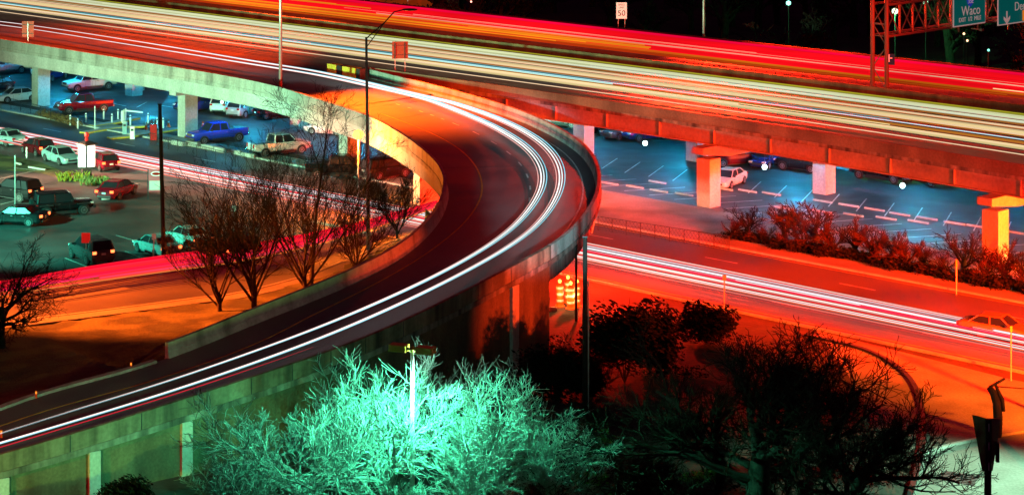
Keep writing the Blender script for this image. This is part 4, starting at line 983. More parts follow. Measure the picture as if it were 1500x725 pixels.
# hanging lamps under the decks
PG = 'hanging lamps under the decks'
def pendant(loc, ztop, power, label, r=.2, col=CYAN):
    loc = Vector(loc); t = thing('hanging_lamp', label, 'hanging lamp', (loc.x, loc.y, loc.z), PG)
    MB().tube([loc + Vector((0, 0, r)), (loc.x, loc.y, ztop)], .025, 5).build('rod', M['dark_metal'], t)
    MB().lathe(loc + Vector((0, 0, -r)), [(.04, 0), (r * .8, r * .3), (r, r), (r * .8, r * 1.7), (.04, 2 * r)], 12).build('globe', glow('globe_glow', (.75, 1, 1), 12) if 'gg' not in M else M['gg'], t, smooth=True)
    lo = lamp('lamp_light', loc + Vector((0, 0, -r - .15)), col, power, 'SPOT', .2, loc + Vector((0, 0, -5)), 172, .2); lo.parent = t; lo.matrix_parent_inverse = Matrix.Translation(-loc)
for (u, v, w_) in ((945, 210, 'hanging lamp glowing white beside the navy suv in the back row'), (1120, 245, 'hanging lamp glowing white between the dark red and the black suv'), (1322, 272, 'hanging lamp glowing white right of the black pickup truck'),
                   (92, 105, 'small hanging lamp glowing over the navy blue car at the left'), (127, 110, 'small hanging lamp glowing above the white pickup truck at the left'), (325, 150, 'small hanging lamp glowing beside the rear of the white suv')):
    big = u > 500; pendant(P(u, v, 3.6 if big else 3.9), 6.1, 700, w_, .2 if big else .12)
for s in range(-216, -55, 13):  # unseen row added to brighten the lot floor
    pendant(SN(s, 163, 4.6), 6.2, 3100, 'added hanging lamp hidden behind the girders of the expressway', .1)
for s in range(-152, -58, 12):  # second unseen row, added to even out the lot lighting
    pendant(SN(s, 152.5, 4.65), 6.2, 1500, 'added hanging lamp hidden between the near girders of the expressway', .1)
for s in (-228, -212, -196, -180, -166):  # unseen lamps added to light the lot on the left
    pendant(SN(s, 146, 4.6), 6.2, 3600, 'added hanging lamp hidden behind the ramp girder', .1)
wl = Vector((5.2, 159, 4.5)); t = thing('added_ramp_lamp', 'added red lamp hanging out of sight under the deck of the curved ramp', 'hanging lamp', wl)  # unseen lamp added to redden the ground around the ramp
MB().tube([wl, wl + Vector((0, 0, 1.0))], .03, 5).build('rod', M['dark_metal'], t); MB().lathe(wl + Vector((0, 0, -.1)), [(.3, 0), (.1, .25)], 10).build('shade', M['dark_metal'], t)
lo = lamp('lamp_light', wl + Vector((0, 0, -.25)), (1, .014, .003), 42000, 'SPOT', .3, wl + Vector((0, 0, -5)), 174, .2); lo.parent = t; lo.matrix_parent_inverse = Matrix.Translation(-wl)
# gantry over the far carriageway
gb_ = SN(E.dot(P(1290, 128, 7.4)), 167.6, ZD); GH = 14.0
t = thing('sign_gantry', 'steel lattice sign gantry with two green signs over the far carriageway', 'sign gantry', gb_)
q0 = gb_ - E * .75; q1 = gb_ + E * .75; a = MB()
a.tube([q0, q0 + Vector((0, 0, GH))], .2, 10); a.tube([q1, q1 + Vector((0, 0, GH))], .2, 10); a.build('column', M['gantry_metal'], t, smooth=True)
a = MB()
for k in range(7):
    z0 = .8 + k * 1.9; x, y = (q0, q1) if k % 2 else (q1, q0)
    a.bar(x + Vector((0, 0, z0)), y + Vector((0, 0, z0 + 1.9)), .07)
    if k in (3, 5): a.bar(q0 + Vector((0, 0, z0)), q1 + Vector((0, 0, z0)), .14)
a.build('brace', M['gantry_metal'], t)
tr = MB(); zc = 5.45; zh = 8.2; L = 34
for off, zz in ((-.75, zc), (.75, zc), (-.75, zh), (.75, zh)):
    tr.bar(gb_ + E * off + Vector((0, 0, zz)), gb_ + E * off + N * L + Vector((0, 0, zz)), .18)
tr.build('truss_chord', M['gantry_metal'], t)
tr = MB()
for k in range(17):
    for off in (-.75, .75):
        p = gb_ + E * off + N * (k * 2); tr.bar(p + Vector((0, 0, zc)), p + Vector((0, 0, zh)), .1)
        p2 = gb_ + E * off + N * (k * 2 + 2); tr.bar(p + Vector((0, 0, zc if k % 2 else zh)), p2 + Vector((0, 0, zh if k % 2 else zc)), .08)
    p = gb_ + N * (k * 2); tr.bar(p - E * .75 + Vector((0, 0, zc)), p + E * .75 + Vector((0, 0, zc)), .07)
tr.build('truss_web', M['gantry_metal'], t)
yaw = math.atan2(N.y, N.x)
def big_sign(nn0, nn1, z0, z1, label, texts, extra=None):
    c = gb_ + N * ((nn0 + nn1) / 2) + E * 1.05; w_ = nn1 - nn0; hgt = z1 - z0
    s_ = thing('road_sign', label, 'road sign', c + Vector((0, 0, z0)))
    rot = Matrix.Rotation(yaw, 3, 'Z')
    b = MB(); b.box(c + Vector((0, 0, (z0 + z1) / 2)), (w_, .08, hgt), yaw); b.build('border', M['sign_white'], s_)
    b = MB(); b.box(c + E * .05 + Vector((0, 0, (z0 + z1) / 2)), (w_ - .22, .06, hgt - .22), yaw); b.build('panel', M['sign_green'], s_)
    b = MB()
    for f in (.2, .8): b.bar(c - E * .1 + N * (w_ * (f - .5)) + Vector((0, 0, z0 - .5)), c - E * .1 + N * (w_ * (f - .5)) + Vector((0, 0, z1)), .12)
    b.bar(c - E * .1 + N * (w_ * .1) + Vector((0, 0, z0 - .35)), c + E * 1.0 + N * (w_ * .1) + Vector((0, 0, z0 - .4)), .1); b.box(c + E * 1.0 + N * (w_ * .1) + Vector((0, 0, z0 - .4)), (.35, .25, .2), yaw); b.build('bracket', M['gantry_metal'], s_)
    f0 = c + E * .10
    for txt, dn, z, sz, m_ in texts: flat_text(txt, 'lettering', sz, f0 + N * dn + Vector((0, 0, z)), (R(90), 0, yaw), m_, s_)
    if extra: extra(s_, f0)
    return s_
# positions across the gantry from the photo columns
def off_at(u, z):  # metres along the truss for a photo column
    k = (u - 750) / F; best = min((abs((gb_ + N * (i * .1)).x / (gb_ + N * (i * .1)).y - k), i * .1) for i in range(400)); return best[1]
A0, A1 = off_at(1382, 0), off_at(1429, 0); B0, B1 = off_at(1447, 0), off_at(1530, 0)
ya = gb_ + N * ((A0 + A1) / 2)
def zrow(v, p): return 36 - (v + 350) * p.y / F - ZD
za0, za1 = zrow(36, ya), zrow(-34, ya); yb = gb_ + N * ((B0 + B1) / 2); zb0 = zrow(31, yb); zb1 = zrow(-34, yb)
def shield(s_, f0):
    zc_ = zrow(0, ya); b = MB(); pts = [(-.55, .5), (-.35, .62), (0, .55), (.35, .62), (.55, .5), (.6, .1), (.45, -.3), (0, -.62), (-.45, -.3), (-.6, .1)]
    def fc(pts, off, z0): return [f0 + E * off + N * (x * .95) + Vector((0, 0, z0 + y * .95)) for x, y in pts]
    f = fc(pts, .0, zc_); k_ = fc(pts, .05, zc_); n = len(pts)
    b.add(f + k_, [tuple(range(n)), tuple(range(n, 2 * n))[::-1]] + [(i, (i + 1) % n, n + (i + 1) % n, n + i) for i in range(n)]); b.build('shield', mat('shield_blue', (.02, .05, .35), .4, emis=(.02, .05, .5), es=.4), s_)
    b = MB(); tpz = [(-.55, .5), (-.35, .62), (0, .55), (.35, .62), (.55, .5), (.57, .3), (-.57, .3)]; f = fc(tpz, .06, zc_); b.add(f, [tuple(range(7))]); b.build('shield_crown', mat('shield_red', (.5, .02, .02), .4, emis=(.5, .02, .02), es=.3), s_)
    flat_text('35E', 'lettering', .62, f0 + E * .08 + Vector((0, 0, zc_ - .05)), (R(90), 0, yaw), M['sign_white'], s_)
wA = A1 - A0
big_sign(A0, A1, za0, za1, 'green sign reading Waco exit 1/2 mile with a blue route shield', [('Waco', .15, zrow(15, ya), 1.25, M['sign_white']), ('EXIT  1/2  MILE', .0, zrow(27, ya), .56, M['sign_white'])], shield)
def den(s_, f0):
    c = N * (off_at(1459, 0) - (B0 + B1) / 2); b = MB(); z = zrow(23, yb)
    p = f0 + c + E * .01; q = lambda x, y: p + N * x + Vector((0, 0, z + y))
    vs = [q(-.12, .75), q(.12, .75), q(.12, .05), q(.55, .3), q(.55, .02), q(0, -.5), q(-.55, .02), q(-.55, .3), q(-.12, .05)]
    b.add(vs, [(0, 1, 2, 8), (2, 3, 4, 5), (8, 2, 5), (8, 5, 6, 7)]); b.build('arrow', M['sign_white'], s_)
    b = MB(); cc = N * (off_at(1500, 0) - (B0 + B1) / 2); b.box(f0 + cc + E * .03 + Vector((0, 0, zrow(21, yb))), (4.2, .08, .95), yaw); b.build('exit_panel', mat('exit_amber', (.7, .25, .02), .5, emis=(1, .25, .01), es=.6), s_)
    flat_text('EXIT', 'lettering', .75, f0 + cc + N * -1.0 + E * .09 + Vector((0, 0, zrow(21, yb))), (R(90), 0, yaw), M['trim'], s_)
    b = MB(); p2 = f0 + cc + E * .09 + N * 1.1; q = lambda x, y: p2 + N * x + Vector((0, 0, zrow(21, yb) + y)); b.add([q(-.08, .35), q(.08, .35), q(.08, -.02), q(.3, .08), q(0, -.36), q(-.3, .08), q(-.08, -.02)], [(0, 1, 2, 6), (2, 3, 4), (6, 2, 4), (6, 4, 5)]); b.build('arrow', M['trim'], s_)
big_sign(B0, B1, zb0, zb1, 'green sign reading Denton with a white arrow and amber exit panel', [('Denton', off_at(1486, 0) - (B0 + B1) / 2, zrow(7, yb), 1.15, M['sign_white'])], den)
# small sign with the letter H on the gantry column
hp = q1 + Vector((.35, -.25, 36 - (87 + 350) * q1.y / F - ZD)); s_ = thing('hospital_sign', 'small sign with a white letter H on the gantry column', 'sign', hp)
MB().box(hp, (.62, .05, .95), yaw - 1.2).build('panel', mat('hospital_blue', (.02, .02, .12), .4), s_)
flat_text('H', 'lettering', .95, hp + Vector((.03, -.06, .08)), (R(90), 0, .1), M['sign_white'], s_)
# simple post mounted signs
def plate_sign(name, base, hgt, w_, h_, yaw_, m_, label, posts=1, text=None, tm=None, tsize=.4, lean=0, cat='sign', back=None):
    base = Vector(base); t = thing(name, label, cat, base); c, s2 = math.cos(yaw_), math.sin(yaw_); ax = Vector((c, s2, 0)); fr = Vector((s2, -c, 0))
    for k in range(posts):
        o = 0 if posts == 1 else (k - .5) * w_ * .62
        MB().bar(base + ax * o, base + ax * o + Vector((lean, 0, hgt)), .07).build('post', M['metal'], t)
    b = MB(); b.box(base + fr * .06 + Vector((lean, 0, hgt - h_ / 2)), (w_, .03, h_), yaw_); b.build('panel', m_, t)
    if w_ > 1.1 and not text:
        b = MB()
        for f_ in (.22, .78): b.box(base + fr * .095 + Vector((lean, 0, hgt - h_ * f_)), (w_ * .96, .03, .07), yaw_)
        b.build('brace', M['dark_metal'], t); b = MB()
        for o_ in ((0,) if posts == 1 else (-.31 * w_, .31 * w_)): b.bar(base + ax * o_ + fr * .11 + Vector((lean, 0, hgt - h_)), base + ax * o_ + fr * .11 + Vector((lean, 0, hgt - .1)), .09)
        b.build('stiffener', M['metal'] if posts == 1 else M['dark_metal'], t)
    if text:
        for i, (tx, dz, sz) in enumerate(text): flat_text(tx, 'lettering', sz, base + fr * .085 + Vector((lean, 0, hgt - h_ / 2 + dz)), (R(90), 0, yaw_), tm or M['trim'], t, .004)
    return t
plate_sign('speed_limit_sign', SN(E.dot(P(931, 41, 7)), 187.0, 5.5), 4.4, 1.15, 1.75, R(0), M['sign_white'], 'white speed limit sign reading 50 behind the far barrier', 2, [('SPEED', .62, .26), ('LIMIT', .32, .26), ('50', -.3, .85)])
def on_deck(u, v, z): return P(u, v, z)
bb = P(586, 112, ZD); t = plate_sign('road_sign', bb, 3.25, 1.5, 1.6, R(8), M['sign_back'], 'orange lit back of a two post road sign at the ramp gore', 2)
bb = P(41, 73, 6.35); t = plate_sign('road_sign', bb, 2.9, 1.2, 1.6, R(5), mat('orange_sign', (.4, .06, .01), .5), 'square orange sign on a bent post on the ramp parapet at the left', 1)
MB().bar(bb, bb + Vector((1.3, -.6, .1)), .07).build('bracket', M['metal'], t)
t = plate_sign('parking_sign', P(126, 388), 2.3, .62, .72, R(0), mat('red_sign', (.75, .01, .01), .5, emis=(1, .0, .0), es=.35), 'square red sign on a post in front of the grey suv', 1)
t = plate_sign('parking_sign', P(224, 387), 2.2, .3, .45, R(0), M['white'], 'small white sign on a leaning post beside the pale teal sedan', 1, lean=.08)
t = plate_sign('parking_sign', P(343, 352), 2.6, .35, .4, R(0), M['white'], 'small pale sign on a post seen among the bare tree branches', 1)
t = plate_sign('marker_post', P(1401, 432), 2.4, .12, .5, R(0), M['yellow'], 'thin amber marker post in the scrub at the right', 1)
t = plate_sign('marker_post', P(1061, 466), 2.8, .25, .35, R(0), M['metal'], 'thin pale post with a small plate at the near kerb of the frontage road', 1)
t = plate_sign('marker_post', P(1481, 558), 3.2, .14, .3, R(0), M['yellow'], 'thin yellow post at the street corner below the amber sedan', 1)
t = plate_sign('marker_post', P(867, 342), 2.3, .15, .3, R(0), M['white'], 'slanting white post at the outside of the ramp curve', 1, lean=.5)
t = plate_sign('marker_post', P(39, 232), 1.0, .12, .9, R(0), M['white'], 'short white marker in front of the dark red hatchback', 1)
t = plate_sign('grey_pole', P(22, 312), 4.6, .12, .2, R(0), M['metal'], 'tall thin grey pole in the near lot at the left', 1, cat='pole')
t = plate_sign('grey_pole', P(139, 192), 2.4, .1, .2, R(0), M['metal'], 'thin grey pole in front of the entrance bollards', 1, cat='pole')
# pylon sign, banner, cabinet
c = P(127, 262); t = thing('pylon_sign', 'white lit pylon sign with dark cap and red finial beside flower beds', 'sign', c)
MB().box(c + Vector((0, 0, .5)), (.8, .5, 1.0), .3).build('base', M['dark_metal'], t)
for dx, nm in ((-.36, 0), (.42, 1)):
    pc_ = c + Vector((dx, -.25 if nm == 0 else -.15, 2.0)); MB().box(pc_, (.66, .1, 1.9), -.15 if nm == 0 else .5).build('panel', mat('lit_panel', (.8, .8, .8), .4, emis=(.9, 1, .98), es=.9), t)
MB().box(c + Vector((0, 0, 1.9)), (1.0, .4, 2.0), .1).build('frame', M['dark_metal'], t)
MB().lathe(c + Vector((0, 0, 2.95)), [(.95, 0), (.9, .12), (.3, .3)], 4).build('cap', M['dark_metal'], t)
MB().lathe(c + Vector((0, 0, 3.24)), [(.1, 0), (.2, .15), (.1, .3), (.22, .5), (.16, .7), (.02, .8)], 10).build('finial', mat('finial_red', (.6, .02, .02), .4), t)
c = P(228, 292); t = thing('banner_sign', 'pink and white banner sign with a red oval on two posts at the lot entrance', 'sign', c)
for dx in (-.62, .62): MB().bar(c + Vector((dx, 0, 0)), c + Vector((dx, 0, 2.5)), .08).build('post', M['dark_metal'], t)
MB().box(c + Vector((0, -.03, 1.55)), (1.16, .04, 1.8)).build('panel', mat('banner_pink', (.62, .12, .16), .6), t)
MB().box(c + Vector((0, -.06, 1.15)), (1.0, .02, .75)).build('print', mat('banner_print', (.7, .6, .58), .6), t)
b = MB(); vs = [c + Vector((math.cos(k * .3927) * .45 + .05, -.075, 2.1 + math.sin(k * .3927) * .2)) for k in range(16)]; b.add(vs, [tuple(range(16))]); b.build('oval', M['sign_white'], t)
b = MB(); vs = [c + Vector((math.cos(k * .3927) * .34 + .05, -.08, 2.1 + math.sin(k * .3927) * .12)) for k in range(16)]; b.add(vs, [tuple(range(16))]); b.build('oval_centre', M['tail_lens'], t)
c = P(155, 292); t = thing('utility_cabinet', 'low white cabinet with a dark post beside the red sedan', 'cabinet', c)
MB().box(c + Vector((0, 0, .45)), (.7, .45, .9), .2).build('box', M['white'], t); MB().box(c + Vector((0, 0, .93)), (.78, .52, .06), .2).build('lid', M['metal'], t); MB().bar(c + Vector((-.55, 0, 0)), c + Vector((-.55, 0, 1.1)), .14).build('post', M['dark_metal'], t)
for i, (u, v, n_, col, lb) in enumerate(((107, 264, 420, (.20, .24, .02), 'yellow-green spiky plants left of the pylon sign'), (139, 270, 500, (.12, .2, .05), 'flowering plants right of the pylon sign'))):
    c = P(u, v); rr = random.Random(i); b = MB()
    for k in range(90):
        a = rr.uniform(0, 6.28); q = c + Vector((rr.uniform(-1.2, 1.2), rr.uniform(-.7, .7), 0)); e = q + Vector((math.cos(a) * .35, math.sin(a) * .35, rr.uniform(.4, .8))); w_ = Vector((.05, .02, 0)); b.add([q - w_, q + w_, q.lerp(e, .6) + w_ + Vector((0, 0, .15)), e, q.lerp(e, .6) - w_ + Vector((0, 0, .15))], [(0, 1, 2, 3, 4)])
    o = b.build('flower_bed', mat('blade', col, .6), loc=(c.x, c.y, 0)); tag(o, lb, 'plants')
# bollards, kerbed islands, gate, cones at the lot entrance
BG_ = 'white bollards at the parking lot entrance'
for i, (u, v) in enumerate(((103, 184), (114, 189), (126, 181), (152, 175), (164, 182), (173, 175), (184, 174), (191, 184), (217, 181), (230, 188), (239, 188))):
    c = P(u, v); b = MB(); b.lathe(c, [(.09, 0), (.09, .95), (.07, 1.02), (.01, 1.05)], 10); t = thing('bollard', 'slim white bollard at the parking lot entrance islands', 'bollard', c, BG_); b.build('post', M['white'], t, smooth=True)
    MB().lathe(c + Vector((0, 0, .8)), [(.094, 0), (.094, .1)], 10).build('band', M['chrome'], t)
IG = [((135, 186), (172, 180), (200, 174), 'yellow kerbed island furthest back at the lot entrance'), ((122, 196), (165, 189), (212, 186), 'yellow kerbed island in the middle of the lot entrance'), ((160, 204), (205, 199), (260, 190), 'yellow kerbed island nearest the frontage road')]
for p0, p1, p2, lb in IG:
    q = spline([P(*p0), P(*p1), P(*p2)], 10); t = thing('traffic_island', lb, 'traffic island', q[5]); 
    MB().sweep(q, [(-.55, 0), (.55, 0), (.5, .15), (-.5, .15)]).build('kerb', M['yellow'], t); MB().sweep(q, [(-.4, .152), (.4, .152), (.4, .165), (-.4, .165)]).build('top', M['pale_concrete'], t)
c = P(181, 180); t = thing('barrier_gate', 'white barrier gate with its arm lowered at the lot entrance', 'barrier gate', c)
MB().box(c + Vector((0, 0, .6)), (.45, .45, 1.2)).build('cabinet', M['white'], t); MB().bar(c + Vector((0, -.1, 1.25)), c + Vector((2.0, -.5, 1.1)), .14).build('arm', M['white'], t)
for (u, v, lb) in ((183, 197, 'teal grey ticket machine beside a bollard at the lot entrance'), (194, 204, 'white ticket machine nearest the frontage road')):
    c = P(u, v); t = thing('ticket_machine', lb, 'ticket machine', c); MB().box(c + Vector((0, 0, .6)), (.42, .38, 1.2)).build('cabinet', CTe if u < 190 else M['white'], t); MB().box(c + Vector((0, -.2, .9)), (.26, .02, .2)).build('screen', M['trim'], t); MB().box(c + Vector((0, 0, 1.23)), (.5, .46, .05)).build('hood', M['metal'], t)
for (u, v, lb) in ((214, 190, 'orange traffic cone on the entrance island'), (247, 186, 'orange traffic cone left of the second ramp column'), (297, 189, 'orange traffic cone behind the blue pickup truck')):
    c = P(u, v); t = thing('traffic_cone', lb, 'traffic cone', c); MB().lathe(c, [(.17, .03), (.03, .75)], 12).build('cone', M['orange_plastic'], t); MB().lathe(c + Vector((0, 0, .42)), [(.100, 0), (.075, .14)], 12).build('band', M['cone_white'], t); MB().box(c + Vector((0, 0, .02)), (.42, .42, .04)).build('base', M['orange_plastic'], t)
c = P(225, 206); t = thing('red_drop_box', 'tall red drop box behind the dark leaning pole', 'box', c)
MB().box(c + Vector((0, 0, .8)), (.62, .5, 1.5)).build('cabinet', paint('paint_box_red', (.55, .02, .02)), t)
for dx in (-.18, .18): MB().lathe(c + Vector((dx, 0, 1.55)), [(.09, 0), (.11, .3), (.03, .42)], 8).build('handle', M['trim'], t)
c = P(287, 207); t = thing('utility_bin', 'pale round topped bin beside the nose of the blue pickup truck', 'bin', c); MB().lathe(c, [(.3, 0), (.34, .8), (.2, 1.0), (.02, 1.05)], 12).build('drum', M['white'], t)
MB().lathe(c + Vector((0, 0, .5)), [(.345, 0), (.35, .08)], 12).build('band', M['dark_metal'], t)
# construction drums beside the pole
DG = 'orange and white drums by the dark poles'
for i, (u, v, z, lb) in enumerate(((820, 449, 0, 'orange and white striped drum at the left of the cluster'), (832, 443, .0, 'orange and white striped drum at the back of the cluster'), (836, 452, 0, 'orange and white striped drum in the middle of the cluster'), (845, 449, 0, 'orange and white striped drum at the right of the cluster'))):
    c = P(u, v); t = thing('traffic_drum', lb, 'traffic drum', c, DG); r = .24
    MB().lathe(c, [(.34, 0), (.34, .06), (r + .03, .08), (r, .12), (r * .93, 1.42), (r * .6, 1.48)], 16).build('barrel', mat('glowing_drum_orange', (.9, .12, .01), .5, emis=(1, .1, .0), es=.35) if i == 0 else bpy.data.materials['glowing_drum_orange'], t, smooth=False)  # barrel shell glows by itself so the drums stand out
    for zz in (.35, .78, 1.18): MB().lathe(c + Vector((0, 0, zz)), [(r + .008, 0), (r + .005, .15)], 16).build('band', M['cone_white'], t)
    MB().box(c + Vector((0, 0, 1.52)), (.3, .05, .08)).build('handle', M['orange_plastic'], t)
    MB().lathe(c + Vector((0, 0, 1.56)), [(.07, 0), (.11, .08), (.11, .18), (.04, .24)], 10).build('added_beacon', glow('added_beacon_glow', (1, .42, .06), 5), t)  # glowing top added to brighten the drum cluster
    lo = lamp('added_beacon_light', c + Vector((0, -.75, .9)), (1, .38, .12), 60, size=.1); lo.parent = t; lo.matrix_parent_inverse = Matrix.Translation(-t.location)  # fill light added in front of each drum
c = P(834, 440); t = thing('cross_arm_post', 'thin post with a tilted pale cross arm above the striped drums', 'post', c); zz = 36 - (405 + 350) * c.y / F
MB().bar(c + Vector((0, 0, 0)), c + Vector((0, 0, zz + 2.6)), .05).build('post', M['metal'], t); MB().bar(c + Vector((-.65, 0, zz + .2)), c + Vector((.05, 0, zz)), .1).build('cross_arm', M['white'], t); MB().bar(c + Vector((.02, 0, zz)), c + Vector((.65, 0, zz - .4)), .1).build('cross_arm', M['white'], t)
a, b = P(764, 456), P(816, 456); t = tag(MB().sweep([a, b], [(-.1, 0), (.1, 0), (.08, .28), (-.08, .28)]).build('low_barrier', M['pale_concrete'], loc=a), 'low orange lit barrier between the ramp wall and the striped drums', 'barrier')
# signal seen from behind at the bottom right
c = P(1447, 775); zt = 36 - (612 + 350) * c.y / F; zk = 36 - (690 + 350) * c.y / F
t = thing('traffic_signal', 'tapered brown backed traffic signal on a black pole at the lower right', 'traffic signal', c)
MB().tube([c, c + Vector((0, 0, zk + .25))], .17, 10).build('pole', M['trim'], t, smooth=True)
b = MB()
for sg in (-1, 1):
    vs = [c + Vector((sg * .05, -.1, zt)), c + Vector((sg * .68, .25, zt + (.08 if sg < 0 else -.1))), c + Vector((sg * .25, .1, zk)), c + Vector((sg * .05, -.1, zk))]
    vs2 = [v_ + Vector((0, .06, 0)) for v_ in vs]; b.add(vs + vs2, [(0, 1, 2, 3), (7, 6, 5, 4), (0, 4, 5, 1), (1, 5, 6, 2), (2, 6, 7, 3), (3, 7, 4, 0)])
b.build('backplate', mat('brown_plate', (.26, .15, .07), .6), t)
MB().box(c + Vector((0, -.14, (zt + zk) / 2)), (.26, .2, zt - zk)).build('housing', M['trim'], t)
b = MB()
for f in (.85, .5, .12): b.box(c + Vector((0, -.25, zk + (zt - zk) * f)), (.05, .02, .38))
b.build('louvre', M['white'], t); MB().box(c + Vector((.45, .0, zk + .9)), (.14, .25, .9)).build('side_box', M['trim'], t)
c = P(1458, 640); t = thing('signal_mast', 'dark crooked twin topped signal mast at the street corner', 'signal mast', c)
b = MB(); q = lambda u, v: Vector(((u - 750) / F * c.y, c.y, 36 - (v + 350) * c.y / F))
b.tube([q(1462, 640), q(1462, 612), q(1460, 590), q(1455, 575), q(1449, 567)], [.2, .25, .22, .2, .16], 8); b.build('mast', M['wood'], t, smooth=True)
MB().tube([q(1470, 602), q(1468, 585), q(1458, 563)], [.1, .12, .08], 8).build('side_head', M['wood'], t, smooth=True); MB().bar(q(1449, 567), q(1472, 554), .12).bar(q(1462, 566), q(1500, 569), .06).build('arm', M['wood'], t)
c = P(1180, 742); t = thing('red_bin', 'dark red bin behind the trunk of the spreading tree', 'bin', c); MB().lathe(c, [(.35, 0), (.42, 1.1), (.44, 1.15), (.1, 1.3)], 12).build('drum', CDr, t); MB().lathe(c + Vector((0, 0, 1.0)), [(.44, 0), (.44, .05)], 12).build('rim', M['trim'], t)
# gore attenuator and delineators
t = thing('crash_cushion', 'yellow and black crash cushion at the tip of the ramp gore', 'crash cushion', P(515, 112, ZD)); x0_ = P(488, 108, ZD); x1_ = P(533, 116, ZD); dd = (x1_ - x0_); yy = math.atan2(dd.y, dd.x)
for f, w_, m_ in ((.06, .3, 'yellow'), (.3, .14, 'trim'), (.62, .42, 'yellow'), (.93, .1, 'trim')):
    MB().box(x0_.lerp(x1_, f) + Vector((0, 0, .48)), (dd.length * w_, .8, .9), yy).build('cell', M[m_], t)
MB().box(x0_.lerp(x1_, .5) + Vector((0, 0, .12)), (dd.length * .98, .5, .2), yy).build('rail', M['trim'], t)
DL = 'delineator posts on the road edges'
for (u, v, z, lb) in ((192, 541, 3.0, 'small orange delineator at the end of the inner ramp barrier'), (53, 583, 2.5, 'small orange delineator on the kerb further left'), (2, 641, 2.3, 'orange delineator at the left edge of the ramp')):
    c = P(u, v, z); t = thing('delineator', lb, 'delineator', c, DL); MB().box(c + Vector((0, 0, .2)), (.1, .04, .4)).build('post', M['orange_plastic'], t); MB().box(c + Vector((0, -.025, .3)), (.08, .01, .12)).build('reflector', glow('reflector', (1, .3, .03), 1.5), t)
# chain link fences
def fence(p0, p1, n, hgt, label):
    p0 = Vector(p0); p1 = Vector(p1); t = thing('chain_link_fence', label, 'fence', p0)
    for k in range(n + 1):
        q = p0.lerp(p1, k / n); MB().tube([q, q + Vector((0, 0, hgt))], .035, 6).build('post', M['dark_metal'], t)
    MB().tube([p0 + Vector((0, 0, hgt)), p1 + Vector((0, 0, hgt))], .025, 6).build('rail', M['dark_metal'], t)
    b = MB(); L = (p1 - p0).length; m = int(L / .32)
    for k in range(m):
        a = p0.lerp(p1, k / m); c2 = p0.lerp(p1, min(1, (k + hgt / .32 * .8) / m)); b.bar(a, c2 + Vector((0, 0, hgt)), .014); b.bar(a + Vector((0, 0, hgt)), c2, .014)
    b.build('mesh', M['dark_metal'], t); return t
fence(P(876, 338), P(1068, 368), 9, 1.1, 'low chain link fence between the gravel strip and frontage road')
fence(P(16, 162), P(104, 184), 6, 1.2, 'dark chain link fence in front of the first ramp column')
fence(P(220, 212), P(345, 245), 9, 1.1, 'chain link fence running right from the red drop box')
fence(P(345, 245), P(500, 283), 9, 1.1, 'chain link fence behind the bare trees')
b = MB(); rr = random.Random(5)
for k in range(60): leaf_cloud(b, P(60 + k * .9, 172 + k * .25) + Vector((0, .3, .4)), (.7, .5, .4), 40, rr, .12)
tag(b.build('dry_hedge', mat('dry_leaf', (.22, .12, .04), .9), loc=P(80, 180)), 'dry orange lit hedge along the dark fence by the first column', 'hedge')
WS = 'pale kerb blocks behind the chain link fence'
for i, (u, v) in enumerate(((262, 213), (283, 214), (306, 219), (325, 223), (345, 226), (365, 231))):
    c = P(u, v); t = tag(MB().sweep([c - E * .9, c + E * .9], [(-.25, 0), (.25, 0), (.2, .4), (-.2, .4)]).build('kerb_block', M['pale_concrete'], loc=c), 'pale concrete block in the row behind the chain link fence', 'concrete block', WS)
# background beyond the expressway
def bldg(u, n_, w_, d_, h_, m_, label, wins=None):
    c = UN(u, n_); t = thing('building', label, 'building', c); MB().box(c + Vector((0, 0, h_ / 2)), (w_, d_, h_), .0).build('wall', m_, t); MB().box(c + Vector((0, 0, h_ + .1)), (w_ + .5, d_ + .5, .2), 0).build('roof', M['dark_metal'], t)
    for k in range(int(w_ / 3)):
        q = c + Vector((-w_ / 2 + 1.5 + k * 3, -d_ / 2 - .02, h_ * .55)); MB().box(q, (1.2, .06, 1.2)).build('window', glow('window_glow', (1, .45, .1), .5) if k in (wins or ()) else M['glass'], t)
    return t
bldg(585, 212, 9, 6, 9, mat('brick_orange', (.40, .16, .08), .9), 'orange lit low building behind the far barrier at the top', (1,))
bldg(640, 222, 6, 6, 9, mat('pale_wall', (.22, .19, .16), .9), 'pale walled building right of the orange lit one')
bldg(830, 330, 30, 8, 7, mat('dark_wall', (.05, .04, .04), .9), 'dark long building far behind the trees at the top', (1, 3, 7))
lamp('wall_light', UN(585, 205, 8) + Vector((0, -3, 2)), ORANGE, 2500, size=.3)
LG = 'distant garden lamps'
for (u, v, n_, col, r) in ((1155, 5, 215, (.3, 1, .75), .28), (1311, 17, 215, (.8, 1, .6), .35), (1356, 4, 225, (.3, 1, .6), .28), (1448, 74, 200, (.2, .9, .6), .12), (690, 3, 230, (1, .4, .3), .15), (822, 6, 300, (1, .45, .15), .2), (850, 4, 300, (1, .4, .1), .15), (1412, 50, 205, (1, .6, .3), .12), (1417, 60, 205, (1, .5, .3), .12)):
    base = UN(u, n_); z = 36 - (v + 350) * base.y / F; t = thing('garden_lamp', 'small glowing globe lamp on a post in the dark belt beyond the expressway', 'lamp', base, LG)
    MB().tube([base, base + Vector((0, 0, z))], .06, 6).build('post', M['dark_metal'], t); MB().lathe(base + Vector((0, 0, z - r)), [(.03, 0), (r * .85, r * .4), (r, r), (r * .85, r * 1.6), (.03, 2 * r)], 10).build('globe', glow('garden_glow', col, 3), t, smooth=True)
    if r > .3: lo = lamp('lamp_light', base + Vector((0, -1.0, z)), GREEN, 5000, size=.3)
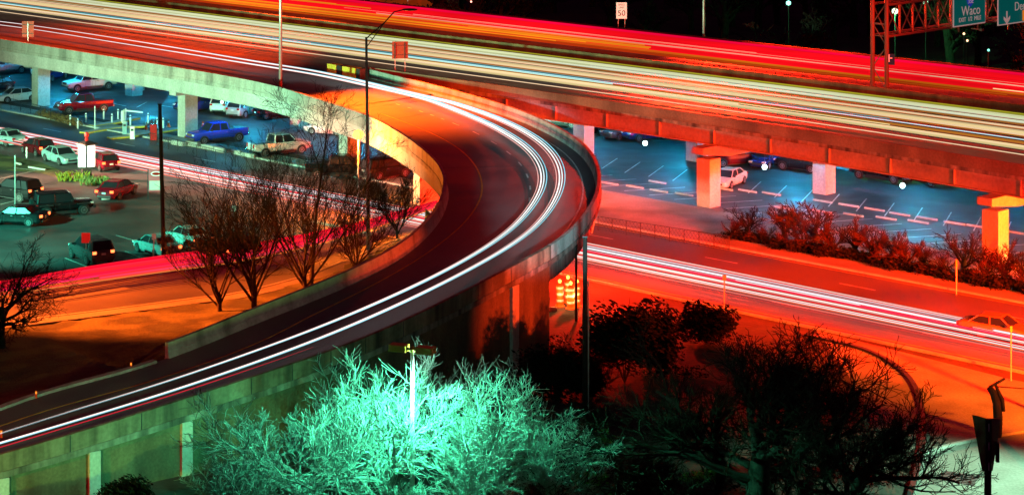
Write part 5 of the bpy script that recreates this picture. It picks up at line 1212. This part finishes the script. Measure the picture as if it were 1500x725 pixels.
# ------------------------------------------------------------------ unseen floodlights added outside the frame to supply the coloured light
def added_flood(loc, aim, col, power, spot, label, size=.6, blend=.8):
    loc = Vector(loc); t = thing('added_flood_mast', label, 'floodlight', (loc.x, loc.y, 0), 'unseen masts added for coloured light')
    MB().tube([(loc.x, loc.y, 0), (loc.x, loc.y, loc.z - .5)], [.2, .12], 8).build('pole', M['metal'], t)
    d = (Vector(aim) - loc).normalized(); rot = d.to_track_quat('X', 'Z').to_matrix(); MB().box(loc - d * .5, (.5, .8, .6), rot=rot).build('lamp_head', M['dark_metal'], t)
    lo = lamp('lamp_light', loc, col, power, 'SPOT', size, aim, spot, blend); lo.parent = t; lo.matrix_parent_inverse = Matrix.Translation(-t.location); return t

#FLOODS
added_flood((54, 108, 13), SN(-83, 124, 0), (1, .011, .001), 2500000, 34, 'added tall mast beyond the right edge lighting the frontage road red')
added_flood((56, 148, 4), SN(-118, 147, 2.5), (1, .13, .008), 340000, 40, 'added low mast beyond the right edge lighting the expressway columns orange')
added_flood((60, 108, 7.5), SN(-104, 143.5, 5.2), (1, .010, .001), 700000, 32, 'added mast beyond the right edge lighting the expressway girder')
added_flood((74, 112, 17), SN(-112, 150, 6.5), (1, .02, .002), 900000, 26, 'added tall mast beyond the right edge lighting the expressway deck')
added_flood((40, 104, 14), P(1450, 525), (1, .13, .006), 420000, 40, 'added mast beyond the lower right corner lighting the street corner orange')
added_flood((40, 108, 13), P(1455, 712), (.42, 1, .66), 110000, 36, 'added mast below the lower right corner lighting the side street')
added_flood((-66, 158, 15), P(215, 450), (1, .12, .010), 1500000, 28, 'added mast beyond the left edge lighting the grass and turn road')
added_flood((-66, 165, 9), P(240, 118, 6), (.45, 1, .58), 380000, 54, 'added mast beyond the left edge lighting the ramp girder')
added_flood((-56, 160, 12), P(150, 335), (.08, 1, .62), 130000, 56, 'added mast beyond the left edge lighting the near lot')
added_flood((-62, 206, 9), UN(330, 122), (1, .40, .26), 300000, 30, 'added mast beyond the left edge lighting the frontage road')
added_flood((-27, 72, .9), P(130, 690, 1.5), (.38, .95, .18), 50000, 26, 'added low mast beyond the lower left corner lighting the retaining wall')
added_flood((-36, 92, 12), P(110, 600, 3), (1, .01, .01), 16000, 36, 'added mast beyond the left edge lighting the foot of the ramp red')
added_flood((3, 58, 17), P(785, 285, 6), (.35, .85, 1), 800000, 5, 'added mast below the frame lighting the ramp curve')
added_flood((31, 124, 9), P(742, 455, 3), (1, .05, .005), 120000, 20, 'added mast beyond the right edge lighting the end of the ramp wall')
